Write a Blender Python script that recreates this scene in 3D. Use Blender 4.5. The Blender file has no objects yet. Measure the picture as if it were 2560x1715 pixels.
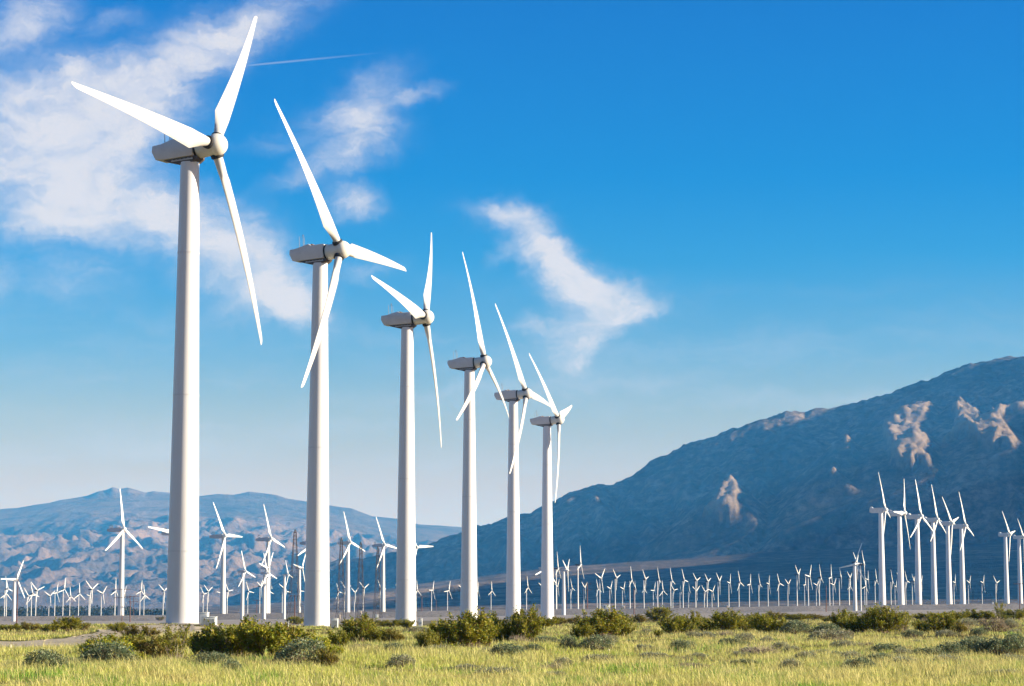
import bpy, math, random
import numpy as np
from mathutils import Matrix, Vector
random.seed(7); RNG = np.random.default_rng(7)
SC = bpy.context.scene; COL = SC.collection
PI = math.pi
# ------------------------------------------------------------------ camera model
FPX = 5689.0                     # focal length in photo pixels (2560 wide): an 80 mm lens
EYE = 1.6
PITCH = math.atan(660.5/FPX); CP, SP = math.cos(PITCH), math.sin(PITCH)
def ray(px, py):
    u = (px-1280)/FPX; v = (857.5-py)/FPX
    Y = CP-v*SP; Z = SP+v*CP
    return u/Y, Z/Y
def at(px, py, D):
    a, b = ray(px, py)
    return Vector((a*D, D, EYE+b*D))
def project(X, Y, Z):
    Z = Z-EYE; fw = Y*CP+Z*SP; up = -Y*SP+Z*CP
    return 1280+FPX*X/fw, 857.5-FPX*up/fw
SUN_E = math.radians(16.5); SUN_AZ = math.radians(96)      # azimuth clockwise from +Y
SUN = Vector((math.sin(SUN_AZ)*math.cos(SUN_E), math.cos(SUN_AZ)*math.cos(SUN_E), math.sin(SUN_E)))
TANE = math.tan(SUN_E); SHEAR = -SUN.y/SUN.x
DS = 2560/2341.0                 # full-view display px -> photo px

# ------------------------------------------------------------------ numpy noise
_perm = RNG.permutation(256); _perm = np.concatenate([_perm, _perm])
_ang = RNG.random(256)*2*PI; _gx, _gy = np.cos(_ang), np.sin(_ang)
def perlin(x, y):
    x = np.asarray(x, float); y = np.asarray(y, float)
    xi = np.floor(x).astype(int); yi = np.floor(y).astype(int); xf = x-xi; yf = y-yi
    xi &= 255; yi &= 255
    def g(ix, iy, dx, dy):
        h = _perm[_perm[ix & 255]+(iy & 255)]
        return _gx[h]*dx+_gy[h]*dy
    u = xf*xf*xf*(xf*(xf*6-15)+10); v = yf*yf*yf*(yf*(yf*6-15)+10)
    a = g(xi, yi, xf, yf); b = g(xi+1, yi, xf-1, yf); c = g(xi, yi+1, xf, yf-1); d = g(xi+1, yi+1, xf-1, yf-1)
    return (a+(b-a)*u)*(1-v)+(c+(d-c)*u)*v
def fbm(x, y, o=5, gain=.5):
    s = 0; a = 1; f = 1
    for i in range(o):
        s = s+a*perlin(x*f+17.3*i, y*f-9.1*i); a *= gain; f *= 2.03
    return s
def ridged(x, y, o=5, gain=.5):
    s = 0; a = 1; f = 1
    for i in range(o):
        s = s+a*(1-np.abs(perlin(x*f+31.7*i, y*f+5.9*i))*2); a *= gain; f *= 2.07
    return s
def sstep(a, b, x):
    t = np.clip((np.asarray(x, float)-a)/(b-a), 0, 1); return t*t*(3-2*t)

# ------------------------------------------------------------------ mesh helpers
def mk(name, V, Fs, mat=None, attrs=None, smooth=False, mats=None, midx=None):
    """V (n,3); Fs list of (m,k) index arrays; attrs {name: (n,4)} point colours"""
    V = np.ascontiguousarray(V, np.float32); me = bpy.data.meshes.new(name)
    Fs = [np.asarray(F, np.int32) for F in Fs if len(F)]
    me.vertices.add(len(V)); me.vertices.foreach_set('co', V.ravel())
    nl = sum(F.size for F in Fs); nf = sum(len(F) for F in Fs)
    me.loops.add(nl); me.polygons.add(nf)
    me.loops.foreach_set('vertex_index', np.concatenate([F.ravel() for F in Fs]))
    tot = np.concatenate([np.full(len(F), F.shape[1], np.int32) for F in Fs])
    start = np.concatenate([[0], np.cumsum(tot)[:-1]]).astype(np.int32)
    me.polygons.foreach_set('loop_start', start)
    me.update(calc_edges=True)
    me.polygons.foreach_set('use_smooth', np.full(nf, bool(smooth)))
    if attrs:
        for k, A in attrs.items():
            at_ = me.attributes.new(k, 'FLOAT_COLOR', 'POINT'); at_.data.foreach_set('color', np.ascontiguousarray(A, np.float32).ravel())
    if mat: me.materials.append(mat)
    for m in (mats or []): me.materials.append(m)
    if midx is not None: me.polygons.foreach_set('material_index', np.asarray(midx, np.int32))
    me.validate(); me.update()
    return me
class MB:
    """collects primitives into one mesh"""
    def __init__(s): s.v = []; s.q = []; s.t = []; s.n = 0
    def add(s, V, Q=(), T=()):
        s.v.append(np.asarray(V, float))
        if len(Q): s.q.append(np.asarray(Q)+s.n)
        if len(T): s.t.append(np.asarray(T)+s.n)
        s.n += len(V)
    def box(s, c, d, rz=0):
        x, y, z = [k/2 for k in d]
        V = np.array([(sx*x, sy*y, sz*z) for sz in (-1, 1) for sy in (-1, 1) for sx in (-1, 1)])
        if rz: V = V @ np.array([[math.cos(rz), math.sin(rz), 0], [-math.sin(rz), math.cos(rz), 0], [0, 0, 1]])
        s.add(V+np.array(c), [(0, 2, 3, 1), (4, 5, 7, 6), (0, 1, 5, 4), (2, 6, 7, 3), (0, 4, 6, 2), (1, 3, 7, 5)])
    def bar(s, a, b, r0, r1=None, n=6, caps=True):
        r1 = r0 if r1 is None else r1
        a = np.array(a, float); b = np.array(b, float); d = b-a; L = np.linalg.norm(d)
        if L < 1e-9: return
        d /= L; h = np.array([1, 0, 0]) if abs(d[0]) < .9 else np.array([0, 1, 0])
        e = np.cross(d, h); e /= np.linalg.norm(e); g = np.cross(d, e)
        an = np.arange(n)*2*PI/n; ring = np.cos(an)[:, None]*e+np.sin(an)[:, None]*g
        V = np.concatenate([a+ring*r0, b+ring*r1]); i = np.arange(n); j = (i+1) % n
        T = []
        if caps:
            V = np.concatenate([V, [a], [b]])
            T = [(2*n, j_, i_) for i_, j_ in zip(i, j)]+[(2*n+1, n+i_, n+j_) for i_, j_ in zip(i, j)]
        s.add(V, np.stack([i, j, n+j, n+i], 1), T)
    def lathe(s, prof, n=32, axis='z', c=(0, 0, 0)):
        an = np.arange(n)*2*PI/n; V = []
        for r, h in prof:
            ring = np.stack([r*np.cos(an), r*np.sin(an), np.full(n, h)], 1); V.append(ring)
        V = np.concatenate(V)
        if axis == 'y': V = V[:, [1, 2, 0]] if False else np.stack([V[:, 0], V[:, 2], -V[:, 1]], 1)
        Q = []
        for k in range(len(prof)-1):
            i = np.arange(n); j = (i+1) % n
            Q.append(np.stack([k*n+i, k*n+j, (k+1)*n+j, (k+1)*n+i], 1))
        s.add(V+np.array(c), np.concatenate(Q))
    def prism(s, poly, x0, x1):
        """polygon in the (y,z) plane extruded along x"""
        n = len(poly); P = np.array(poly, float)
        V = np.concatenate([np.c_[np.full(n, x0), P], np.c_[np.full(n, x1), P], [[x0, *P.mean(0)]], [[x1, *P.mean(0)]]])
        i = np.arange(n); j = (i+1) % n
        s.add(V, np.stack([i, n+i, n+j, j], 1), [(2*n, i_, j_) for i_, j_ in zip(i, j)]+[(2*n+1, n+j_, n+i_) for i_, j_ in zip(i, j)])
    def mesh(s, name, mat, smooth=False, bevel=0):
        V = np.concatenate(s.v); Fs = []
        if s.q: Fs.append(np.concatenate(s.q))
        if s.t: Fs.append(np.concatenate(s.t))
        return mk(name, V, Fs, mat, smooth=smooth)
def ob(name, me, parent=None, loc=None, mtx=None):
    o = bpy.data.objects.new(name, me); COL.objects.link(o)
    if parent is not None: o.parent = parent
    if mtx is not None: o.matrix_local = mtx
    elif loc is not None: o.location = loc
    return o
LABELS = {}
def tag(o, label=None, cat=None, group=None, kind=None):
    if label: o['label'] = label
    if cat: o['category'] = cat
    if group: o['group'] = group
    if kind: o['kind'] = kind
    return o
def thing(name, label, cat, loc, rz=0, group=None):
    o = bpy.data.objects.new(name, None); COL.objects.link(o); o.empty_display_size = .5
    o.location = loc; o.rotation_euler = (0, 0, rz)
    return tag(o, label, cat, group)
def autosmooth(me, deg=35):
    me.polygons.foreach_set('use_smooth', np.full(len(me.polygons), True))
    try: me.set_sharp_from_angle(angle=math.radians(deg))
    except Exception: pass
    return me
def bevelled(me, w=.04, seg=2):
    """bevel the mesh data itself through bmesh"""
    import bmesh
    b = bmesh.new(); b.from_mesh(me)
    bmesh.ops.remove_doubles(b, verts=b.verts, dist=1e-4)
    es = [e for e in b.edges if len(e.link_faces) == 2 and e.calc_face_angle(0) > math.radians(30)]
    bmesh.ops.bevel(b, geom=es, offset=w, segments=seg, affect='EDGES', profile=.5)
    b.to_mesh(me); b.free(); return autosmooth(me, 40)

# ------------------------------------------------------------------ materials
def newmat(name):
    m = bpy.data.materials.new(name); m.use_nodes = True; nt = m.node_tree
    return m, nt, nt.nodes['Principled BSDF']
def nd(nt, typ, **kw):
    n = nt.nodes.new(typ)
    for k, v in kw.items():
        if k.startswith('_'): n.inputs[k[1:].replace('_', ' ')].default_value = v
        else: setattr(n, k, v)
    return n
def ramp(nt, stops, src):
    r = nt.nodes.new('ShaderNodeValToRGB'); e = r.color_ramp.elements
    while len(e) < len(stops): e.new(.5)
    for i, (p, c) in enumerate(stops):
        e[i].position = p; e[i].color = (*c, 1) if len(c) == 3 else c
    nt.links.new(src, r.inputs[0]); return r
def paint(name, col, rough=.45, var=.12, scale=.6, bump=0, streak=False, spec=.4, dirt=None, dirt_amt=.0, metal=0):
    m, nt, b = newmat(name); L = nt.links.new
    tc = nd(nt, 'ShaderNodeTexCoord'); mp = nd(nt, 'ShaderNodeMapping'); L(tc.outputs['Object'], mp.inputs[0])
    if streak: mp.inputs['Scale'].default_value = (1.6, 1.6, .06)
    n = nd(nt, 'ShaderNodeTexNoise', _Scale=scale, _Detail=6.0, _Roughness=.6); L(mp.outputs[0], n.inputs['Vector'])
    c0 = tuple(k*(1-var) for k in col); c1 = tuple(min(1, k*(1+var*.6)) for k in col)
    r = ramp(nt, [(.3, c0), (.7, c1)], n.outputs[0]); out = r.outputs[0]
    if dirt:
        n2 = nd(nt, 'ShaderNodeTexNoise', _Scale=scale*2.3, _Detail=8.0, _Roughness=.7); L(mp.outputs[0], n2.inputs['Vector'])
        r2 = ramp(nt, [(.56, (0, 0, 0)), (.75, (dirt_amt,)*3)], n2.outputs[0])
        mx = nd(nt, 'ShaderNodeMix', data_type='RGBA'); L(r2.outputs[0], mx.inputs[0]); L(out, mx.inputs[6]); mx.inputs[7].default_value = (*dirt, 1)
        out = mx.outputs[2]
    L(out, b.inputs['Base Color']); b.inputs['Roughness'].default_value = rough
    b.inputs['Specular IOR Level'].default_value = spec; b.inputs['Metallic'].default_value = metal
    if bump:
        bp = nd(nt, 'ShaderNodeBump', _Strength=bump, _Distance=.1); L(n.outputs[0], bp.inputs['Height']); L(bp.outputs[0], b.inputs['Normal'])
    return m
def attrmat(name, attr='tint', rough=.7, trans=0.0, spec=.2):
    """leaf / blade material coloured by the thing's own per-leaf tint"""
    m, nt, b = newmat(name); L = nt.links.new
    a = nd(nt, 'ShaderNodeAttribute', attribute_name=attr)
    L(a.outputs['Color'], b.inputs['Base Color']); b.inputs['Roughness'].default_value = rough; b.inputs['Specular IOR Level'].default_value = spec
    if trans:
        t = nd(nt, 'ShaderNodeBsdfTranslucent'); L(a.outputs['Color'], t.inputs['Color'])
        mx = nd(nt, 'ShaderNodeMixShader', _Fac=trans); L(b.outputs[0], mx.inputs[1]); L(t.outputs[0], mx.inputs[2])
        L(mx.outputs[0], nt.nodes['Material Output'].inputs['Surface'])
    return m
M = {}
M['tower'] = paint('tower_white_paint', (.78, .77, .75), .42, .05, .5, streak=True, dirt=(.42, .36, .30), dirt_amt=.42)
M['blade'] = paint('blade_gelcoat', (.60, .59, .55), .38, .06, .35, dirt=(.42, .39, .34), dirt_amt=.35)
M['nacelle'] = paint('nacelle_fibreglass', (.74, .71, .68), .5, .07, .7, dirt=(.4, .35, .3), dirt_amt=.3)
M['hub'] = paint('hub_fibreglass', (.78, .75, .66), .45, .06, .8, dirt=(.42, .36, .28), dirt_amt=.3)
M['deck'] = paint('oily_steel_deck', (.10, .075, .055), .6, .4, 1.4, dirt=(.32, .2, .1), dirt_amt=.5)
M['rail'] = paint('pale_deck_rail', (.5, .48, .44), .6, .2, 1.2)
M['rubber'] = paint('dark_seal', (.025, .022, .02), .7, .3, 2)
M['rust'] = paint('rusty_steel', (.34, .2, .09), .8, .4, 2.5)
M['rod'] = paint('grey_rod', (.22, .23, .25), .5, .2, 3)
M['smalltower'] = paint('small_tower_galvanised', (.66, .66, .63), .5, .08, .5, streak=True)
M['smallblade'] = paint('small_blade_white', (.82, .82, .76), .42, .05, .4)
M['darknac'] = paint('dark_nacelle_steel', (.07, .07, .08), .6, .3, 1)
M['greynac'] = paint('grey_nacelle_shell', (.5, .51, .53), .5, .15, 1)
M['whitenac'] = paint('white_nacelle_shell', (.72, .72, .7), .45, .08, 1)
M['lattice'] = paint('weathered_lattice_steel', (.07, .055, .05), .7, .35, .5)
M['wood'] = paint('creosoted_pole_wood', (.16, .075, .05), .85, .35, 1.2, streak=True)
M['cabinet'] = paint('cabinet_white_enamel', (.7, .72, .68), .5, .08, 1.5, dirt=(.4, .36, .3), dirt_amt=.3)
M['window'] = paint('dark_window', (.03, .04, .05), .15, .2, 2)
M['beige'] = paint('beige_panel', (.55, .45, .33), .6, .15, 2)
M['rock'] = paint('pale_rock', (.55, .5, .44), .9, .3, 3, bump=.4)
# ------------------------------------------------------------------ ground shape
BT = np.array([(-700, 1541), (0, 1541), (400, 1538), (560, 1534.6), (850, 1531), (1100, 1527), (1290, 1524), (1650, 1520.5), (1850, 1517), (2100, 1513.5), (2450, 1509.5), (3300, 1504)])
BB = np.array([(-700, 1556), (0, 1553.5), (150, 1553.5), (560, 1549), (950, 1545), (1300, 1539), (1500, 1536), (1800, 1533), (2000, 1528), (2400, 1524), (3300, 1519)])
def z_line(tab, u, Y):
    px = 1280+FPX*u
    py = np.interp(px, tab[:, 0], tab[:, 1])
    v = (857.5-py)/FPX
    return EYE+Y*(SP+v*CP)/(CP-v*SP)
def g_far(u, Y):
    Ye = np.minimum(Y, 3000)
    return z_line(BT+np.array([0, 1.5]), u, Ye)
_cp = []
for Y in (-60, 0, 40, 70, 110, 150, 200):
    for u in (-.5, -.25, -.1, 0, .1, .25, .5):
        _cp.append((u*(Y+80), Y, (0.0 if Y < 150 else -.12)+(.35 if (u >= .1 and Y >= 150) else 0)))
for px, D, z in ((454, 259.4, -.33), (793, 330.8, -1.44), (1020, 404.3, -1.83), (1171, 483.6, -1.08), (1287, 554.5, -1.28), (1372, 635.4, -1.7)):
    _cp.append(((px-1280)/FPX*D, D, z))
for px in (-400, 0, 300, 600, 900, 1200, 1500, 1800, 2100, 2400, 3000):
    u = (px-1280)/FPX
    _cp.append((u*1185, 1185, float(z_line(BB, u, 1185.))))
    if px > 1450 or px < 300: _cp.append((u*640, 640, float(z_line(BB+np.array([0, 9]), u, 640.))))
_cp = np.array(_cp)
def _rc(X, Y): return np.stack([X/(Y+90)*7, np.log(Y+90)*1.6], -1)
_pc = _rc(_cp[:, 0], _cp[:, 1])
_A = np.sqrt(((_pc[:, None]-_pc[None])**2).sum(-1)+.01)
_n = len(_pc); _S = np.zeros((_n+1, _n+1)); _S[:_n, :_n] = _A+np.eye(_n)*.0; _S[_n, :_n] = 1; _S[:_n, _n] = 1
_w = np.linalg.solve(_S, np.r_[_cp[:, 2], 0])
def ground(X, Y):
    X = np.asarray(X, float); Y = np.asarray(Y, float); sh = np.broadcast(X, Y).shape
    X = np.broadcast_to(X, sh).ravel(); Y = np.broadcast_to(Y, sh).ravel()
    Yc = np.clip(Y, -60, 1187); Xc = np.where(Y > 1187, X/np.maximum(Y, 1)*1187, X)
    out = np.empty(len(X))
    for k in range(0, len(X), 40000):
        sl = slice(k, k+40000); p = _rc(Xc[sl], Yc[sl])
        r = np.sqrt(((p[:, None]-_pc[None])**2).sum(-1)+.01); out[sl] = r@_w[:_n]+_w[_n]
    near = 1-sstep(240, 340, Y)
    out = out+near*(.16*fbm(X/9+3, Y/14, 3)+.05*fbm(X/2.2, Y/2.6, 2))
    u = X/np.maximum(Y, 60)
    t = sstep(1189, 1209, Y)
    out = out*(1-t)+g_far(u, np.maximum(Y, 1187))*t
    return out.reshape(sh)
_YS = np.concatenate([np.arange(30, 400, 1.5), np.geomspace(400, 1185, 160)])
def hit(px, py):
    """where the line of sight through a photo pixel meets the ground"""
    a, b = ray(px, py); g = ground(a*_YS, _YS); z = EYE+b*_YS
    k = np.nonzero(z <= g)[0]; k = k[0] if len(k) else len(_YS)-1
    if k == 0: Y = _YS[0]
    else:
        d0 = z[k-1]-g[k-1]; d1 = z[k]-g[k]; t = d0/(d0-d1+1e-9) if d0 > 0 else 0
        Y = _YS[k-1]+(_YS[k]-_YS[k-1])*min(max(t, 0), 1)
    return Vector((a*Y, Y, float(ground(a*Y, Y))))

def grid_faces(nr, nc):
    i = np.arange(nr*nc).reshape(nr, nc)
    return np.stack([i[:-1, :-1], i[:-1, 1:], i[1:, 1:], i[1:, :-1]], -1).reshape(-1, 4)

# ground sheet
rows = np.concatenate([np.linspace(-200, 36, 24), np.arange(40, 330, 1.6), np.geomspace(330, 1186, 50), [1190, 1196, 1202, 1209], np.geomspace(1225, 31000, 60)])
cols = np.concatenate([np.linspace(-1.3, -.36, 16), np.linspace(-.34, .34, 190), np.linspace(.36, 1.3, 16)])
GY, GU = np.meshgrid(rows, cols, indexing='ij'); GX = GU*(np.abs(GY)+70)
GZ = ground(GX, np.maximum(GY, -60))
GZ = np.where(GY > 2550, GZ-sstep(2550, 2800, GY)*14, GZ)
def ground_material():
    m, nt, b = newmat('desert_ground'); L = nt.links.new
    geo = nd(nt, 'ShaderNodeNewGeometry'); sep = nd(nt, 'ShaderNodeSeparateXYZ'); L(geo.outputs['Position'], sep.inputs[0])
    n1 = nd(nt, 'ShaderNodeTexNoise', _Scale=.12, _Detail=6.0, _Roughness=.65); L(geo.outputs['Position'], n1.inputs['Vector'])
    n2 = nd(nt, 'ShaderNodeTexNoise', _Scale=2.2, _Detail=8.0, _Roughness=.7); L(geo.outputs['Position'], n2.inputs['Vector'])
    grass = ramp(nt, [(.32, (.085, .10, .018)), (.48, (.17, .15, .035)), (.62, (.25, .19, .075)), (.75, (.16, .10, .05))], n1.outputs[0])
    fine = ramp(nt, [(.3, (.55, .55, .55)), (.7, (1.25, 1.2, 1.15))], n2.outputs[0])
    mg = nd(nt, 'ShaderNodeMix', data_type='RGBA', blend_type='MULTIPLY'); mg.inputs[0].default_value = 1
    L(grass.outputs[0], mg.inputs[6]); L(fine.outputs[0], mg.inputs[7])
    n3 = nd(nt, 'ShaderNodeTexNoise', _Scale=.05, _Detail=8.0, _Roughness=.7); L(geo.outputs['Position'], n3.inputs['Vector'])
    sand = ramp(nt, [(.35, (.27, .235, .20)), (.6, (.42, .375, .33))], n3.outputs[0])
    # edge of the scrub flat, wandering with noise
    md = nd(nt, 'ShaderNodeMath', operation='MULTIPLY_ADD'); L(n3.outputs[0], md.inputs[0]); md.inputs[1].default_value = 420; L(sep.outputs['Y'], md.inputs[2])
    mr = nd(nt, 'ShaderNodeMapRange'); mr.inputs['From Min'].default_value = 640; mr.inputs['From Max'].default_value = 760; L(md.outputs[0], mr.inputs['Value'])
    m1 = nd(nt, 'ShaderNodeMix', data_type='RGBA'); L(mr.outputs[0], m1.inputs[0]); L(mg.outputs[2], m1.inputs[6]); L(sand.outputs[0], m1.inputs[7])
    n4 = nd(nt, 'ShaderNodeTexNoise', _Scale=.012, _Detail=10.0, _Roughness=.7); L(geo.outputs['Position'], n4.inputs['Vector'])
    far = ramp(nt, [(.4, (.09, .085, .055)), (.56, (.21, .175, .135))], n4.outputs[0])
    mr2 = nd(nt, 'ShaderNodeMapRange'); mr2.inputs['From Min'].default_value = 1215; mr2.inputs['From Max'].default_value = 1300; L(sep.outputs['Y'], mr2.inputs['Value'])
    m2 = nd(nt, 'ShaderNodeMix', data_type='RGBA'); L(mr2.outputs[0], m2.inputs[0]); L(m1.outputs[2], m2.inputs[6]); L(far.outputs[0], m2.inputs[7])
    L(m2.outputs[2], b.inputs['Base Color']); b.inputs['Roughness'].default_value = .95; b.inputs['Specular IOR Level'].default_value = .1
    bp = nd(nt, 'ShaderNodeBump', _Strength=.6, _Distance=.15); L(n2.outputs[0], bp.inputs['Height']); L(bp.outputs[0], b.inputs['Normal'])
    return m
tag(ob('ground', mk('ground', np.stack([GX, GY, GZ], -1).reshape(-1, 3), [grid_faces(*GX.shape)], ground_material(), smooth=True)), kind='structure')

# sandy track and turning pad beside the nearest tower
FAR_E = [(-120, 1604), (0, 1604), (100, 1602), (180, 1592), (280, 1571), (340, 1564), (408, 1561), (470, 1560), (540, 1560.5)]
NEAR_E = [(-120, 1618), (0, 1620), (100, 1622), (200, 1619), (290, 1599), (380, 1591), (440, 1589), (500, 1583), (560, 1572)]
fe = np.array([hit(*p) for p in FAR_E]); ne = np.array([hit(*p) for p in NEAR_E])
tt = np.linspace(0, len(FAR_E)-1, 70); k = np.arange(len(FAR_E))
fe = np.stack([np.interp(tt, k, fe[:, j]) for j in range(2)], 1); ne = np.stack([np.interp(tt, k, ne[:, j]) for j in range(2)], 1)
w = np.linspace(0, 1, 14)[None, :, None]; TR = ne[:, None]*(1-w)+fe[:, None]*w
TR[:, 0] += .8*fbm(TR[:, 0, 0]/3, TR[:, 0, 1]/3, 3)[:, None]; TR[:, -1] += .8*fbm(TR[:, -1, 0]/3, TR[:, -1, 1]/4, 3)[:, None]
TZ = ground(TR[..., 0], TR[..., 1])+.035
track_mat = paint('sandy_gravel', (.52, .44, .31), .95, .2, 1.1, bump=.3, spec=.1, dirt=(.27, .22, .15), dirt_amt=.5)
tag(ob('dirt_track', mk('dirt_track', np.concatenate([TR, TZ[..., None]], -1).reshape(-1, 3), [grid_faces(*TR.shape[:2])], track_mat, smooth=True)), kind='structure')
def in_poly(px, py, poly):
    px = np.asarray(px); py = np.asarray(py); c = np.zeros(px.shape, bool); n = len(poly); j = n-1
    for i in range(n):
        xi, yi = poly[i]; xj, yj = poly[j]
        c ^= ((yi > py) != (yj > py)) & (px < (xj-xi)*(py-yi)/((yj-yi) or 1e-9)+xi); j = i
    return c
TRACK_POLY = FAR_E+NEAR_E[::-1]

# levee of grey riprap across the plain
us = np.linspace(-.6, .6, 900); prof = []
bz = z_line(BB, us, 1183.); tz = z_line(BT, us, 1195.)
fz = g_far(us, np.full_like(us, 1213.))
for j, (Y, t) in enumerate([(1180, -.12), (1183, 0), (1185.5, .25), (1188, .5), (1190.5, .75), (1193, .96), (1195, 1.), (1201, 1.), (1206, None), (1214, None)]):
    z = bz*(1-t)+tz*t if t is not None else (tz*.5+fz*.5 if Y == 1206 else fz-.6)
    nz = .22*fbm(us*260+j*3.1, us*0+j*1.7, 4) if (t or 0) not in (1.,) else .1*fbm(us*160+j, us*0+j*1.7, 3)
    if t == -.12: nz = 0
    prof.append(np.stack([us*1195+.5*fbm(us*300, us*0+j, 2), np.full_like(us, Y), z+nz], -1))
P = np.stack(prof)
def levee_material():
    m, nt, b = newmat('levee_riprap'); L = nt.links.new
    geo = nd(nt, 'ShaderNodeNewGeometry')
    n = nd(nt, 'ShaderNodeTexNoise', _Scale=.9, _Detail=8.0, _Roughness=.75); L(geo.outputs['Position'], n.inputs['Vector'])
    r = ramp(nt, [(.35, (.13, .115, .105)), (.5, (.22, .2, .185)), (.68, (.31, .285, .26))], n.outputs[0])
    n2 = nd(nt, 'ShaderNodeTexNoise', _Scale=.03, _Detail=4.0); L(geo.outputs['Position'], n2.inputs['Vector'])
    r2 = ramp(nt, [(.4, (.8, .8, .8)), (.6, (1.1, 1.08, 1.05))], n2.outputs[0])
    mx = nd(nt, 'ShaderNodeMix', data_type='RGBA', blend_type='MULTIPLY'); mx.inputs[0].default_value = 1; L(r.outputs[0], mx.inputs[6]); L(r2.outputs[0], mx.inputs[7])
    L(mx.outputs[2], b.inputs['Base Color']); b.inputs['Roughness'].default_value = .95
    bp = nd(nt, 'ShaderNodeBump', _Strength=.8, _Distance=.6); L(n.outputs[0], bp.inputs['Height']); L(bp.outputs[0], b.inputs['Normal'])
    return m
tag(ob('levee', mk('levee', P.reshape(-1, 3), [grid_faces(*P.shape[:2])[:, ::-1] if False else grid_faces(*P.shape[:2])], levee_material(), smooth=True)), kind='structure')

# ------------------------------------------------------------------ the near mountain on the right
RIDGE = np.array([(560, 1497), (612, 1480), (640, 1468), (675, 1459), (695, 1447), (733, 1427), (764, 1419), (820, 1407), (889, 1393), (932, 1394), (996, 1376), (1080, 1356), (1152, 1330), (1191, 1314), (1210, 1316), (1268, 1296), (1301, 1283), (1329, 1281), (1356, 1265), (1385, 1254), (1419, 1234), (1444, 1227), (1491, 1211), (1523, 1213), (1577, 1189), (1618, 1159), (1706, 1115), (1804, 1083), (1881, 1055), (1968, 1030), (2050, 1022), (2143, 1008), (2231, 979), (2329, 946), (2406, 916), (2482, 897), (2560, 889), (2700, 880), (2900, 850)], float)
YR = 7000.
DX = 8.0; MXs = np.arange(-2200, 3700, DX); MYs = np.arange(2600, 8000, DX)
MY, MX = np.meshgrid(MYs, MXs, indexing='ij')
a_r, b_r = ray(RIDGE[:, 0], RIDGE[:, 1])
ridge_h = np.interp(MXs, a_r*YR, EYE+b_r*YR, left=-60)
base = lambda X, Y: g_far(X/Y, Y)
MU = MX/MY
H0 = base(MX, MY)
# alluvial fan rising to the right
FAN = np.array([(300, 1524), (600, 1515), (798, 1504), (1050, 1469), (1268, 1447), (1432, 1431), (1662, 1419), (1914, 1402), (2200, 1392), (2560, 1380), (4000, 1350)], float)
fan_b = np.interp(1280+FPX*MU, FAN[:, 0], ray(FAN[:, 0], FAN[:, 1])[1])
fan_t = np.clip((MY-2750)/(5100-2750), 0, 1.25)**1.25
fan = H0*(1-np.minimum(fan_t, 1))+(EYE+fan_b*5100)*fan_t+2.0*fbm(MX/160, MY/220, 4)*sstep(0, .2, fan_t)
# mountain face
rh = ridge_h[None, :]+0*MY
foot = np.minimum(YR-np.maximum(rh, 0)/.44, 6850)
t = (MY-foot)/(YR-foot)
tc = np.clip(t, 0, 1)
z0 = -20
face = z0+(rh-z0)*(tc**.92)
gull = (ridged(MX/420+.25*fbm(MX/300, MY/300, 3), MY/1500, 4)-1.0)*72+(ridged(MX/130, MY/420, 5)-1)*24+fbm(MX/60, MY/60, 5)*13
amp = np.sin(np.pi*np.clip(tc, 0, 1))**.7*np.clip(rh/350, .1, 1)
face = face+gull*amp+(fbm(MX/55, MY/55, 4)*8+(ridged(MX/38, MY/60, 3)-1)*6)*np.clip(rh/200, 0, 1)*(tc > .02)
back = rh-(MY-YR)*.5+fbm(MX/90, MY/90, 4)*12
face = np.where(MY > YR, np.minimum(back, rh-(MY-YR)*.3), face)
H0 = np.maximum(fan, np.where(t > -0.02, face, -1e3))
H0 = np.where(MY < 2760, H0-(2760-MY)*.06, H0)
# unseen mass added right of the view, its height set to shade the slopes
XB = 2450.
fx = (MYs*.235+130)                               # just outside the field of view
Bh = np.full(len(MYs), -1e9)
inview = (np.abs(MX) < fx[:, None]) & (MY < YR+300) & np.where(MY > 4950, H0 > fan+12, False)
_nv = np.where(inview, H0+4+(XB-MX)*TANE, np.nan)
need = np.array([np.nanpercentile(r_, 88) if np.isfinite(r_).any() else -1e9 for r_ in _nv])
for j, Y in enumerate(MYs):
    if need[j] > 0:
        k = np.searchsorted(MYs, Y-(XB-900)*SHEAR); k = min(max(k, 0), len(MYs)-1)
        Bh[k] = max(Bh[k], need[j])
# unseen ridge added beside it to shade the lower fan to mid view
Bh = np.where(MYs < 4700, np.maximum(Bh, 770), Bh); Bh = np.where((MYs >= 4700) & (MYs < 5750), np.maximum(Bh, 662), Bh); ok_ = Bh > 0; Bh = np.interp(MYs, MYs[ok_], Bh[ok_])
kk = np.ones(57)/57; Bs = np.convolve(np.pad(Bh, 28, mode='edge'), kk, 'valid')+8
Bs = np.where(MYs < 3100, Bs*sstep(2620, 3000, MYs), Bs)
ramp_x = sstep(0, 1, (MX-fx[:, None])/(XB-fx[:, None]))
off = H0[np.arange(len(MYs))[:, None], np.searchsorted(MXs, np.minimum(MX, fx[:, None]))]
massr = off*(1-ramp_x)+Bs[:, None]*ramp_x-np.maximum(MX-XB, 0)*.55+fbm(MX/200, MY/200, 5)*14*ramp_x*(1-ramp_x)*4
H = np.where(MX > fx[:, None], massr, H0)
# sun-shadow height over the grid
def shadow_height(H):
    S = np.full_like(H, -1e9)
    for i in range(len(MXs)-2, -1, -1):
        src = np.maximum(S[:, i+1], H[:, i+1])
        S[:, i] = np.interp(MYs+SHEAR*-DX, MYs, src)-DX*TANE
    return S
S = shadow_height(H)
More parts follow.
